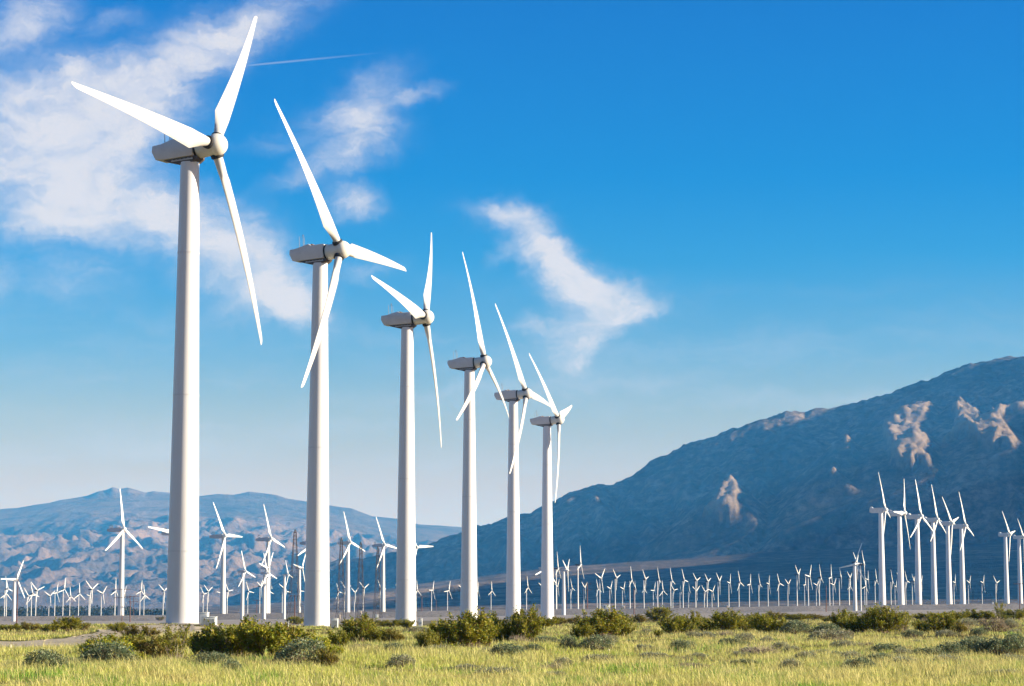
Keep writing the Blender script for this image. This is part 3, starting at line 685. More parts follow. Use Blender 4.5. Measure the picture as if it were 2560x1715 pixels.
# --- smaller turbines: one kit of meshes per type (unit: metres, tower 24 m to the hub, rotor radius 9)
def small_kit(kind):
    K = {}
    if kind == 'tall':          # long grey box nacelle with a cooler on its tail
        K['H'] = 45; K['R'] = 20.5; K['over'] = 3.6; K['nh'] = 1.5
        K['blade'] = blade_mesh('blade', 20.5, M['smallblade'], 1.9, 4.2, .5, .5, .7, 12, 18, 10)
        K['tower'] = tower_mesh('tower', 43.6, 1.75, 1.05, M['smalltower'], (22,), 28)
        b = MB(); b.prism([(1.6, -1.25), (8.2, -1.15), (9.2, -.5), (9.2, .3), (7.6, .55), (1.6, 1.1)], -1.1, 1.1); K['nacelle'] = bevelled(b.mesh('nacelle', M['greynac']), .08, 1)
        b = MB()
        for s in np.linspace(0, 2*PI, 15)[:-1]: b.bar((.0, 7.4+.8*math.cos(s), 1.5+.8*math.sin(s)), (0, 7.4+.8*math.cos(s+.46), 1.5+.8*math.sin(s+.46)), .14, n=5)
        b.bar((0, 7.4, .4), (0, 7.4, 1.5), .12); b.box((0, 8.8, -.3), (1.6, 1.0, 1.0)); K['extra'] = ('cooler', b.mesh('cooler', M['rod']))
        hubm = 1.1
    elif kind == 'right':       # white nacelle with an upswept tail
        K['H'] = 52; K['R'] = 22; K['over'] = 3.2; K['nh'] = 1.5
        K['blade'] = blade_mesh('blade', 22, M['smallblade'], 1.9, 4.2, .5, .5, .9, 13, 18, 10)
        K['tower'] = tower_mesh('tower', 50.4, 1.95, 1.2, M['tower'], (9.5,), 32)
        b = MB(); b.prism([(1.5, -1.5), (7.6, -1.5), (8.6, -1.1), (8.7, .2), (8.2, 1.9), (7.4, 2.0), (6.6, 1.15), (1.5, 1.25)], -1.25, 1.25); K['nacelle'] = bevelled(b.mesh('nacelle', M['whitenac']), .12, 2)
        b = MB(); b.lathe([(.0, 8.75), (.42, 8.76), (.42, 8.6)], 14); V = np.concatenate(b.v); V = np.stack([V[:, 0], V[:, 2], V[:, 1]-.55], 1)
        K['extra'] = ('tail_port', mk('tail_port', V, [np.concatenate(b.q)[:, ::-1]], M['rubber'])); hubm = 1.25
    else:                       # small machines of the long rows
        K['H'] = 24; K['R'] = 10.8 if kind == 'grey' else 12.4; K['over'] = 1.7; K['nh'] = .75
        K['blade'] = blade_mesh('blade', K['R'], M['smallblade'], .95, 2.2, .24, .40, .30, 12, 11, 8, .5)
        fat = kind == 'grey'
        K['tower'] = tower_mesh('tower', 23.4, 1.0 if fat else .50, .74 if fat else .36, M['smalltower'], (), 16)
        b = MB()
        if kind == 'grey': b.prism([(.8, -.55), (3.9, -.5), (4.4, .1), (4.2, .5), (.8, .62)], -.55, .55); mt = M['greynac']
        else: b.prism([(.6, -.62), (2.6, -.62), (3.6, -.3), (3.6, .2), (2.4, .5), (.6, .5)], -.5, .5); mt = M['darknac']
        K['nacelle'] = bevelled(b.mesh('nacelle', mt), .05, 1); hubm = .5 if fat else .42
    b = MB(); b.lathe([(0, hubm*1.25)]+[(hubm*math.cos(a), .2+hubm*math.sin(a)) for a in np.linspace(1.4, 0, 7)]+[(hubm*.9, -hubm*1.1), (0, -hubm*1.1)], 20)
    V = np.concatenate(b.v); V = np.stack([V[:, 0], -V[:, 2], V[:, 1]], 1); K['hub'] = autosmooth(mk('hub', V, [np.concatenate(b.q)], M['smallblade']), 40)
    return K
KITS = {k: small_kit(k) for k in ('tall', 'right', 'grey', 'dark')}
def tip_fit(hub, tips, D, R0, H0, yaw, lock=False):
    """choose yaw, phase and blade length so the blades lie as they do in the photograph"""
    best = None; yaws = [yaw] if lock else [yaw-10, yaw-4, yaw, yaw+4, yaw+10]
    tips = np.array(tips, float)
    for rs in (.8, .87, .94, 1.0, 1.07, 1.15):
        for ps in yaws:
            F = np.array(rotor_frame(math.radians(ps), math.radians(4)).to_3x3())
            ph = np.radians(np.arange(0, 120, 3.0))[:, None]+np.arange(3)*2*PI/3
            L = np.stack([np.sin(ph), np.full_like(ph, .045), np.cos(ph)], -1)*R0*rs
            P = L@F.T+np.array(hub)
            qx, qy = project(P[..., 0], P[..., 1], P[..., 2])
            d = np.sqrt((qx[:, :, None]-tips[:, 0])**2+(qy[:, :, None]-tips[:, 1])**2).min(1)
            e = (d**2).sum(1)+((rs-1)*6)**2*.25+((ps-yaw)/10)**2*.6; i = int(e.argmin())
            if best is None or e[i] < best[0]: best = (e[i], ps, math.degrees(ph[i, 0]), rs)
    return best
ZO = {'A': (0, 1180, 3.92), 'B': (400, 1180, 3.92), 'C': (820, 1180, 3.92), 'D': (1240, 1180, 3.92), 'E': (1640, 1300, 6.031), 'F': (1960, 1300, 6.031),
      'G': (2150, 1160, 3.92), 'H': (0, 1380, 8.254), 'I': (820, 1380, 7.84), 'J': (1360, 1320, 6.533), 'K': (2080, 1340, 7.84), 'L': (580, 1340, 6.532)}
def zz(z, x, y): o = ZO[z]; return o[0]+x/o[2], o[1]+y/o[2]
# zoom, tower x, base y (None: top of the levee), hub, tips, kit
TUR = [
 ('A', 1178, None, (1215, 560), [(1167, 150), (1025, 765), (1395, 760)], 'tall'), ('A', 1700, None, (1742, 592), [(1452, 530)], 'tall'),
 ('B', 610, None, (640, 625), [(515, 305), (557, 935), (815, 632)], 'tall'), ('B', 1050, None, (1090, 655), [(1010, 310), (1230, 735), (1005, 905)], 'tall'),
 ('B', 1468, None, (1508, 690), [(1340, 820)], 'tall'), ('C', 188, None, (220, 690), [(148, 375), (368, 780), (113, 912)], 'tall'),
 ('C', 535, None, (555, 715), [(458, 435), (690, 745), (463, 965)], 'tall'), ('C', 835, None, (872, 738), [(1028, 727)], 'tall'),
 ('G', 223, None, (250, 450), [(165, 65), (235, 730), (320, 508)], 'right'), ('G', 407, None, (435, 480), [(430, 152), (500, 832)], 'right'),
 ('G', 580, None, (602, 512), [(533, 135), (510, 725), (712, 665)], 'right'), ('G', 733, None, (760, 545), [(695, 190), (697, 763), (843, 700)], 'right'),
 ('G', 880, None, (902, 578), [(795, 312), (898, 905), (975, 525)], 'right'), ('G', 1013, None, (1037, 607), [(963, 280), (982, 840), (1117, 712)], 'right'),
 ('G', 1444, None, (1470, 690), [(1387, 460), (1460, 965)], 'right'), ('G', 1576, None, (1604, 715), [(1543, 537)], 'right'),
 ('H', 270, 1490, (350, 560), [(490, 190), (-150, 550), (520, 910)], 'grey'), ('B', 803, 1455, (840, 975), [(793, 775), (935, 1045), (760, 1140)], 'grey'),
 ('L', 520, 1300, (585, 605), [(500, 280), (455, 855), (705, 720)], 'grey'), ('L', 556, None, (600, 525), [(655, 255), (430, 440), (635, 855)], 'grey'),
 ('L', 850, 1345, (922, 635), [(890, 400), (880, 835)], 'grey'), ('L', 1092, None, (1150, 520), [(1195, 290), (975, 480), (1175, 850)], 'grey'),
 ('J', 322, 1480, (385, 690), [(292, 548), (398, 525), (385, 1045)], 'grey'), ('D', 520, 1450, (498, 940), [(380, 1010)], 'grey'), ('D', 590, None, (611, 945), [(600, 780), (588, 1015)], 'dark'),
 ('J', 555, None, (605, 597), [(572, 290), (530, 680), (635, 815)], 'dark'), ('K', 572, 1505, (632, 560), [(570, 300), (636, 880)], 'dark'), ('K', 445, None, (490, 515), [(400, 365), (520, 410)], 'dark'),
 ('H', 85, None, (170, 762), [(103, 475), (10, 960), (250, 815)], 'dark'), ('H', 122, None, (135, 860), [(240, 1000)], 'dark'), ('H', 552, None, (595, 910), [(492, 745), (530, 1100)], 'dark'), ('H', 637, None, (682, 862), [(625, 610), (570, 1020), (790, 915)], 'dark'),
 ('H', 728, None, (773, 792), [(630, 610), (912, 700), (740, 1030)], 'dark'), ('H', 1000, None, (1040, 907), [(900, 815), (1125, 805), (1030, 1120)], 'dark'), ('H', 1122, None, (1175, 840), [(1185, 655), (1060, 875), (1215, 1055)], 'dark'),
 ('H', 1290, None, (1335, 770), [(1340, 530), (1180, 845), (1410, 950)], 'dark'), ('H', 1433, None, (1465, 922), [(1437, 710), (1355, 1035), (1560, 1020)], 'dark'), ('H', 1612, None, (1647, 865), [(1635, 640), (1520, 960), (1765, 1000)], 'dark'),
 ('A', 877, None, (905, 1150), [(830, 1075), (957, 1115), (905, 1305)], 'dark'), ('A', 868, None, (886, 1212), [(848, 1203)], 'dark'), ('A', 988, None, (1010, 1190), [(940, 1165), (1040, 1130), (1012, 1300)], 'dark'),
 ('A', 1123, None, (1136, 1165), [(1135, 1035), (1083, 1205)], 'dark'), ('A', 1200, None, (1222, 1195), [(1232, 1115), (1235, 1295)], 'dark'), ('A', 1367, None, (1388, 1165), [(1387, 1050), (1320, 1198), (1420, 1235)], 'dark'),
 ('A', 1407, None, (1420, 1207), [(1407, 1095), (1467, 1243), (1378, 1258)], 'dark'), ('A', 1595, None, (1612, 1165), [(1552, 1100), (1605, 1280)], 'dark'),
 ('B', 420, None, (431, 1197), [(398, 1125), (415, 1285)], 'dark'), ('B', 460, None, (476, 1170), [(433, 1105), (513, 1130), (473, 1280)], 'dark'), ('B', 655, None, (673, 1167), [(638, 1090), (720, 1168), (657, 1275)], 'dark'),
 ('B', 596, None, (612, 1187), [(552, 1182), (640, 1140)], 'dark'), ('B', 857, None, (873, 1172), [(842, 1078), (920, 1190), (845, 1260)], 'dark'), ('B', 975, None, (990, 1117), [(950, 1077)], 'dark'), ('B', 1058, None, (1070, 1170), [(1110, 1195)], 'dark'),
 ('B', 1195, None, (1215, 1137), [(1165, 1103), (1250, 1090)], 'dark'), ('B', 1225, None, (1240, 1172), [(1285, 1168), (1228, 1075)], 'dark'), ('B', 1352, None, (1368, 1165), [(1412, 1172), (1340, 1090)], 'dark'),
 ('C', 97, None, (107, 1175), [(83, 1095), (147, 1193), (75, 1255)], 'dark'), ('C', 158, None, (172, 1140), [(123, 1070), (228, 1118)], 'dark'), ('C', 257, None, (268, 1182), [(220, 1145), (293, 1140), (262, 1290)], 'dark'),
 ('C', 342, None, (357, 1140), [(302, 1088), (398, 1102), (347, 1260)], 'dark'), ('C', 510, None, (521, 1145), [(493, 1065), (578, 1155), (505, 1250)], 'dark'), ('C', 690, None, (692, 1135), [(660, 1103)], 'dark'), ('C', 862, None, (878, 1160), [(912, 1210)], 'dark'),
 ('C', 1013, None, (1029, 1157), [(1033, 1065), (988, 1157), (1042, 1255)], 'dark'), ('C', 1170, None, (1187, 1162), [(1192, 1060), (1132, 1165), (1208, 1245)], 'dark'), ('C', 1300, None, (1304, 1130), [(1278, 1103)], 'dark'),
 ('C', 1455, None, (1470, 1165), [(1468, 1075), (1495, 1243)], 'dark'), ('C', 1597, None, (1608, 1165), [(1602, 1072), (1570, 1210), (1640, 1223)], 'dark'),
 ('D', 298, None, (315, 1132), [(298, 1015), (272, 1185), (350, 1190)], 'dark'), ('D', 445, None, (452, 1115), [(415, 1085)], 'dark'),
 ('J', 207, None, (227, 955), [(270, 860), (185, 940), (235, 1150)], 'dark'), ('J', 437, None, (463, 985), [(420, 825), (510, 1018), (435, 1110)], 'dark'), ('J', 650, None, (672, 977), [(605, 880), (700, 890), (673, 1180)], 'dark'),
 ('J', 868, None, (886, 1000), [(855, 830), (848, 1110), (935, 1040)], 'dark'), ('J', 912, None, (940, 820), [(822, 745), (985, 665), (960, 1060)], 'dark'), ('J', 1073, None, (1092, 990), [(1020, 965), (1110, 870), (1113, 1163)], 'dark'),
 ('J', 1163, None, (1190, 817), [(1110, 680), (1240, 780), (1175, 1045)], 'dark'), ('J', 1282, None, (1304, 997), [(1235, 968), (1315, 880), (1322, 1160)], 'dark'), ('J', 1405, None, (1437, 850), [(1395, 615), (1380, 965), (1472, 960)], 'dark'),
 ('J', 1483, None, (1500, 1010), [(1475, 855), (1522, 1070), (1485, 1095)], 'dark'), ('J', 1633, None, (1663, 837), [(1597, 685), (1683, 805), (1650, 1050)], 'dark'), ('J', 1630, None, (1642, 1000), [(1630, 910), (1685, 1070)], 'dark'),
 ('J', 1785, None, (1805, 1017), [(1810, 880), (1730, 1018), (1828, 1150)], 'dark'), ('E', 25, None, (50, 905), [(8, 715), (70, 960), (25, 1060)], 'dark'), ('E', 97, None, (110, 1065), [(90, 920), (47, 1140), (180, 1130)], 'dark'),
 ('E', 222, None, (244, 915), [(200, 725), (287, 975), (207, 1055)], 'dark'), ('E', 255, None, (272, 1060), [(235, 990), (355, 1068), (262, 1210)], 'dark'), ('E', 362, None, (378, 1085), [(380, 1020), (387, 1130)], 'dark'),
 ('E', 410, None, (431, 910), [(375, 750), (480, 945), (402, 1080)], 'dark'), ('E', 490, None, (510, 1075), [(490, 955), (503, 1165)], 'dark'), ('E', 600, None, (618, 915), [(543, 800), (665, 875), (612, 1080)], 'dark'),
 ('E', 603, None, (615, 1068), [(535, 1015), (672, 1005), (622, 1220)], 'dark'), ('E', 730, None, (742, 1080), [(677, 985), (725, 1215)], 'dark'), ('E', 772, None, (788, 927), [(727, 815), (822, 880), (783, 1110)], 'dark'),
 ('E', 845, None, (858, 1077), [(910, 1000), (785, 1060), (877, 1220)], 'dark'), ('E', 937, None, (961, 920), [(913, 800), (945, 1130)], 'dark'), ('E', 1100, None, (1119, 950), [(1117, 805), (1068, 925), (1135, 1120)], 'dark'),
 ('E', 1253, None, (1270, 942), [(1232, 780), (1325, 1010), (1225, 1080)], 'dark'), ('E', 1410, None, (1425, 965), [(1420, 800), (1367, 975), (1455, 1100)], 'dark'), ('E', 1552, None, (1570, 970), [(1535, 800), (1600, 1012), (1545, 1085)], 'dark'),
 ('E', 1692, None, (1706, 965), [(1707, 840), (1658, 950), (1722, 1130)], 'dark'), ('E', 1850, None, (1864, 957), [(1823, 825), (1928, 1003), (1818, 1085)], 'dark'), ('E', 1990, None, (2000, 967), [(1938, 900), (2032, 900), (2008, 1130)], 'dark'),
 ('E', 2130, None, (2152, 822), [(2105, 680), (2150, 1055)], 'dark'), ('F', 313, None, (327, 970), [(310, 850), (280, 985)], 'dark'), ('F', 370, None, (392, 850), [(400, 680), (308, 825), (418, 1055)], 'dark'),
 ('F', 490, None, (503, 985), [(400, 945), (510, 1090)], 'dark'), ('F', 535, None, (560, 872), [(518, 655), (572, 930), (530, 985)], 'dark'), ('F', 690, None, (716, 860), [(690, 680), (665, 887), (725, 1040)], 'dark'),
 ('F', 742, None, (760, 980), [(775, 890), (690, 962), (778, 1125)], 'dark'), ('F', 838, None, (863, 867), [(835, 740), (858, 1045)], 'dark'), ('F', 985, None, (1000, 872), [(937, 780), (1018, 800), (990, 1050)], 'dark'),
 ('F', 990, None, (1000, 1000), [(897, 1035), (1038, 1043)], 'dark'), ('K', 680, None, (711, 852), [(693, 660), (655, 820), (722, 1030)], 'dark'), ('K', 645, None, (658, 985), [(585, 1015), (755, 1108)], 'dark'),
 ('K', 850, None, (876, 862), [(840, 635), (820, 960), (910, 960)], 'dark'), ('K', 1160, None, (1187, 882), [(1137, 660), (1165, 1040)], 'dark'), ('K', 1240, None, (1262, 987), [(1237, 865), (1195, 990), (1268, 1150)], 'dark'),
 ('K', 1302, None, (1328, 865), [(1262, 710)], 'dark'), ('K', 1450, None, (1472, 882), [(1415, 690), (1515, 935), (1440, 1060)], 'dark'),
 ('G', 515, None, (531, 1147), [(507, 1080), (530, 1260)], 'dark'), ('G', 592, None, (603, 1150), [(607, 1092), (615, 1255)], 'dark'), ('G', 722, None, (730, 1165), [(703, 1160), (735, 1100)], 'dark'), ('G', 925, None, (934, 1162), [(935, 1085), (903, 1160), (943, 1262)], 'dark'),
 ('G', 1065, None, (1076, 1165), [(1087, 1105), (1038, 1150), (1082, 1275)], 'dark'), ('G', 1200, None, (1211, 1165), [(1213, 1095), (1170, 1160), (1222, 1268)], 'dark'), ('G', 1335, None, (1341, 1167), [(1305, 1105), (1377, 1145), (1335, 1270)], 'dark'),
]
TLAB = {}
PLACED = []
def place_small(z, tx, by, hub, tips, kit, label, group, yaw=68., lock=False, D=None):
    K = KITS[kit]; hx, hy = zz(z, *hub); bx, _ = zz(z, tx, 0)
    tips = [zz(z, *p) for p in tips]
    pbase = zz(z, tx, by)[1] if by else float(np.interp(bx, BT[:, 0], BT[:, 1]))+1.5
    dz = ray(hx, hy)[1]-ray(bx, pbase)[1]
    if D is None: D = K['H']/dz
    if by: D = min(max(D, 900), 1165)
    else: D = min(max(D, 1222), 2480)
    hubw = at(hx, hy, D); zb = float(ground(np.array([at(bx, pbase, D).x]), np.array([D]))[0])
    Hh = hubw.z-zb; s = Hh/K['H']
    e, ps, ph, rs = tip_fit(hubw, tips, D, K['R']*(s if kit in ('grey', 'dark') else 1), K['H'], yaw, lock)
    rs *= (s if kit in ('grey', 'dark') else 1)
    nh = Vector((math.sin(math.radians(ps)), -math.cos(math.radians(ps)), 0))
    root = hubw-nh*K['over']*rs; root.z = zb
    # keep the tower where the photograph has it
    xt = at(bx, pbase, D).x; root.x = xt
    hubw = Vector((hubw.x, hubw.y, hubw.z))
    t = thing('wind_turbine', label, 'wind turbine', root, 0, group)
    o = ob('tower', K['tower'], t); o.scale = (rs, rs, s) if kit in ('grey', 'dark') else (1, 1, s)
    o.scale.z = (Hh-K['nh']*.6*rs)/(K['H']-K['nh']*.8)
    R = rotor_frame(math.radians(ps), math.radians(4)); Mr = Matrix.Translation(hubw-root) @ R @ Matrix.Scale(rs, 4)
    Mn = Matrix.Translation(hubw-root) @ rotor_frame(math.radians(ps), math.radians(1)) @ Matrix.Scale(rs, 4)
    nb = ob('nacelle', K['nacelle'], t, mtx=Mn)
    if 'extra' in K: ob(K['extra'][0], K['extra'][1], nb)
    ob('hub', K['hub'], t, mtx=Mr)
    for k in range(3): ob('blade', K['blade'], t, mtx=Mr @ Matrix.Rotation(math.radians(ph+120*k), 4, 'Y'))
    PLACED.append((hx, hy, kit, t, ps, ph, D, e)); return t
# labels: what a machine looks like and where it stands, from the landmarks around it
def pose_words(tips, hub):
    up = [p for p in tips if p[1] < hub[1]-abs(p[0]-hub[0])*.25]
    if len(up) >= 2: return 'blades in a Y'
    if len(tips) == 1: return 'one blade showing'
    if len(up) == 1 and abs(up[0][0]-hub[0]) < 9/60*abs(up[0][1]-hub[1]): return 'top blade straight up'
    if len(up) == 1: return 'top blade leaning left' if up[0][0] < hub[0] else 'top blade leaning right'
    return 'lower blades spread'
LM = [(454, 'nearest giant tower'), (793, 'second giant tower'), (1020, 'third giant tower'), (1171, 'fourth giant tower'), (1287, 'fifth giant tower'), (1372, 'sixth giant tower'), (1502, 'white trailer'), (1585, 'left red pole'), (1785, 'triangular sunlit rock'), (1925, 'pale strip tip'), (2066, 'right red pole'), (2150, 'grey backlit turbine'), (2207, 'first tall right tower'), (2300, 'third tall right tower'), (2410, 'sixth tall right tower')]
ORD = ['first', 'second', 'third', 'fourth', 'fifth', 'sixth', 'seventh', 'eighth', 'ninth', 'tenth', 'eleventh', 'twelfth', 'thirteenth', 'fourteenth', 'fifteenth', 'sixteenth', 'seventeenth', 'eighteenth', 'nineteenth', 'twentieth', 'twenty-first', 'twenty-second', 'twenty-third', 'twenty-fourth', 'twenty-fifth', 'twenty-sixth', 'twenty-seventh', 'twenty-eighth', 'twenty-ninth', 'thirtieth']
SIZEW = {'tall': 'tall thin grey-nacelled', 'right': 'tall white', 'grey': 'stout mid-size', 'dark': 'small white'}
GROUPW = {'tall': 'thin turbines with grey nacelles on the left', 'right': 'tall white turbines on the right', 'grey': 'stout short turbines in front of the levee', 'dark': 'small turbines in rows beyond the levee'}
def section(x):
    k = [i for i, (lx, _) in enumerate(LM) if lx <= x]
    return k[-1] if k else -1
_cnt = {}; _lab = {}
for i in sorted(range(len(TUR)), key=lambda i: zz(TUR[i][0], *TUR[i][3])[0]):
    z, tx, by, hub, tips, kit = TUR[i]; x = zz(z, *hub)[0]; s = section(x)
    hpx = float(np.interp(x, BT[:, 0], BT[:, 1]))-zz(z, *hub)[1]; sz = SIZEW[kit]
    if kit == 'dark': sz = 'larger small white' if hpx > 58 else 'smaller far white'
    key = (sz, s); c = _cnt.get(key, 0); _cnt[key] = c+1
    where = 'from the left edge' if s < 0 else 'right of the '+LM[s][1]
    c = _cnt.get(key, 0); _cnt[key] = c+1
    _lab[i] = f"{sz} turbine, {pose_words(tips, hub)}, {ORD[c]} {where}"
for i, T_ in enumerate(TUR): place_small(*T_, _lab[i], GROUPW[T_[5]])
# one machine turned the other way, its shaded side towards us
place_small('K', 462, 1490, (452, 548), [(125, 625), (585, 165)], 'grey', 'grey backlit turbine facing left, one long blade pointing left, before the tall white turbines', GROUPW['grey'], -52, True)
# ------------------------------------------------------------------ shrubs
def leaf_quads(P, D, size, wid, rng, up=None):
    """one small folded leaf at each point P pointing along D"""
    n = len(P); D = D/np.linalg.norm(D, axis=1)[:, None]
    r = rng.normal(size=(n, 3)); S = np.cross(D, r); S /= np.linalg.norm(S, axis=1)[:, None]+1e-9
    L = (size*rng.uniform(.6, 1.4, n))[:, None]; W = (wid*rng.uniform(.6, 1.4, n))[:, None]
    V = np.stack([P-S*W*.35, P+D*L*.5-S*W*.5, P+D*L, P+D*L*.5+S*W*.5], 1)
    return V.reshape(-1, 3), np.arange(4*n).reshape(n, 4)
def pick(cols, n, rng, var=.25):
    c = np.array(cols)[rng.integers(0, len(cols), n)]*rng.uniform(1-var, 1+var, (n, 1)); return np.c_[np.clip(c, 0, 1), np.ones(n)]
LEAF = attrmat('leaf', 'tint', .55, .30, .3)
BARK = paint('grey_brown_bark', (.20, .135, .09), .9, .35, 9)
PALEBARK = paint('bleached_twig', (.36, .29, .215), .9, .3, 9)
def creosote(seed, h=.62, nst=34, cols=None, dens=1.0, barkm=None, spread=1.0):
    rng = np.random.default_rng(seed); b = MB(); P = []; D = []
    cols = cols or [(.16, .215, .012), (.28, .275, .015), (.08, .125, .012), (.38, .31, .03), (.23, .17, .025)]
    for i in range(nst):
        az = rng.uniform(0, 2*PI); rr = rng.uniform(.02, .14)*spread; p = np.array([rr*math.cos(az), rr*math.sin(az)*.9, -.03])
        reach = rng.uniform(.12, .47)*spread; ht = h*rng.uniform(.55, 1.0)*(1-.5*(reach/.5)**2)
        end = np.array([reach*math.cos(az+rng.normal(0, .25)), reach*math.sin(az+rng.normal(0, .25)), ht])
        mid = p*.5+end*.5+np.array([rng.normal(0, .04), rng.normal(0, .04), -.12*ht]); pts = [p]
        for t in (.35, .7, 1.0):
            pts.append(p*(1-t)**2+mid*2*t*(1-t)+end*t*t+rng.normal(0, .012, 3))
        r = rng.uniform(.007, .013)
        for a, c, k in zip(pts[:-1], pts[1:], range(3)): b.bar(a, c, r*(1-.27*k), r*(1-.27*(k+1)), 4, False)
        for j in range(int(9*dens)):
            t = rng.uniform(.3, 1.0); o = p*(1-t)**2+mid*2*t*(1-t)+end*t*t
            d = np.array([math.cos(az)*.45, math.sin(az)*.45, 1.0])+rng.normal(0, .38, 3); d /= np.linalg.norm(d); L = h*rng.uniform(.16, .34)
            e = o+d*L; b.bar(o, e, .0035, .0018, 3, False)
            n = int(rng.integers(20, 34)); q = rng.uniform(.12, 1.06, n)[:, None]
            P.append(o+d*L*q+rng.normal(0, .016, (n, 3))); D.append(d*.8+rng.normal(0, .6, (n, 3)))
    P = np.concatenate(P); D = np.concatenate(D); V, F = leaf_quads(P, D, .042, .022, rng)
    clump = np.repeat((fbm(P[:, 0]*6+seed, P[:, 2]*6, 2) > .08).astype(float), 4)[:, None]
    T = np.repeat(pick(cols, len(P), rng), 4, 0); T[:, :3] = T[:, :3]*(1-.35*clump)+np.array([.42, .40, .03])*.35*clump
    return mk('foliage', V, [F], LEAF, {'tint': T}), b.mesh('branches', barkm or BARK)
def dome(seed, h=.5, n=3600, cols=None, size=.05):
    rng = np.random.default_rng(seed); cols = cols or [(.22, .28, .14), (.14, .20, .10), (.34, .37, .21), (.09, .13, .07), (.30, .29, .14)]
    az = rng.uniform(0, 2*PI, n); cz = rng.uniform(0, 1, n)**.8; lump = 1+.62*fbm(np.cos(az)*1.7+seed*3.3, np.sin(az)*1.7+cz*1.6, 4)
    s = np.sqrt(1-cz**2); rad = lump*rng.uniform(.55, 1.0, n)**.35
    N = np.stack([s*np.cos(az), s*np.sin(az), cz], 1); P = N*rad[:, None]*np.array([.5, .5, h])
    V, F = leaf_quads(P, N*np.array([1, 1, .9])+rng.normal(0, .55, (n, 3)), size, size*.5, rng)
    c_ = pick(cols, n, rng); dry = (cz < .35) & (rng.random(n) < .55); c_[dry, :3] = np.array([.30, .22, .13])*rng.uniform(.5, 1.2, (dry.sum(), 1)); T = np.repeat(c_, 4, 0)
    b = MB()
    for i in range(110):
        a = rng.uniform(0, 2*PI); e = rng.uniform(.15, 1.3); R = np.array([.5*math.cos(a)*math.cos(e), .5*math.sin(a)*math.cos(e), h*math.sin(e)])*rng.uniform(.85, 1.1)
        b.bar((R[0]*.1, R[1]*.1, -.03), R, .007, .003, 3, False)
    return mk('foliage', V, [F], LEAF, {'tint': T}), b.mesh('branches', BARK)
def brush(seed, h=.4, n=260, leaves=500):
    rng = np.random.default_rng(seed); b = MB(); P = []
    for i in range(n):
        a = rng.uniform(0, 2*PI); e = rng.uniform(.1, 1.2); L = rng.uniform(.3, .55); d = np.array([math.cos(a)*math.cos(e), math.sin(a)*math.cos(e), math.sin(e)*h/.5])
        o = np.array([rng.normal(0, .1), rng.normal(0, .1), -.02]); m_ = o+d*L*.5+rng.normal(0, .03, 3); q = o+d*L+np.array([rng.normal(0, .06), rng.normal(0, .06), -.05])
        b.bar(o, m_, .008, .006, 3, False); b.bar(m_, q, .006, .002, 3, False); P += [q, m_*.4+q*.6]
        for k in range(2): b.bar(m_, m_+d*L*.35+rng.normal(0, .08, 3), .004, .002, 3, False)
    P = np.array(P)[:leaves]; V, F = leaf_quads(P, rng.normal(0, 1, P.shape), .05, .02, rng)
    T = np.repeat(pick([(.30, .25, .17), (.23, .21, .15), (.36, .29, .2)], len(P), rng), 4, 0)
    return mk('foliage', V, [F], LEAF, {'tint': T}), b.mesh('branches', PALEBARK)
YEL = [(.42, .42, .02), (.32, .38, .03), (.58, .46, .02), (.22, .3, .03)]
PROTO = {'bush': [creosote(11), creosote(12, .56, 30), creosote(13, .7, 36), creosote(14, .5, 28, None, .9)],
         'brown': [creosote(21, .6, 26, [(.22, .16, .035), (.17, .17, .02), (.32, .21, .06), (.13, .13, .02)], .7)],
         'sparse': [creosote(22, .75, 24, None, .42, PALEBARK)],
         'yellow': [creosote(31, .55, 34, YEL, 1.0)],
         'dome': [dome(41), dome(42, .42), dome(43, .55, 3200, None, .06)],
         'pale': [dome(51, .45, 2600, [(.34, .36, .22), (.27, .30, .18), (.42, .39, .25), (.3, .27, .16)])],
         'dry': [brush(61), brush(62, .5, 200)],
         'tan': [dome(71, .5, 2200, [(.33, .27, .17), (.26, .22, .14), (.38, .31, .2)])]}
SW = {'bush': 'dark green bush', 'brown': 'brownish bush', 'sparse': 'bare-stemmed bush', 'yellow': 'yellow-green bush', 'dome': 'grey-green dome shrub', 'pale': 'pale sage shrub', 'dry': 'dry tangled brush', 'tan': 'tan rounded shrub'}
SC_CAT = {'bush': 'bush', 'brown': 'bush', 'sparse': 'bush', 'yellow': 'bush', 'dome': 'shrub', 'pale': 'shrub', 'dry': 'dry brush', 'tan': 'shrub'}
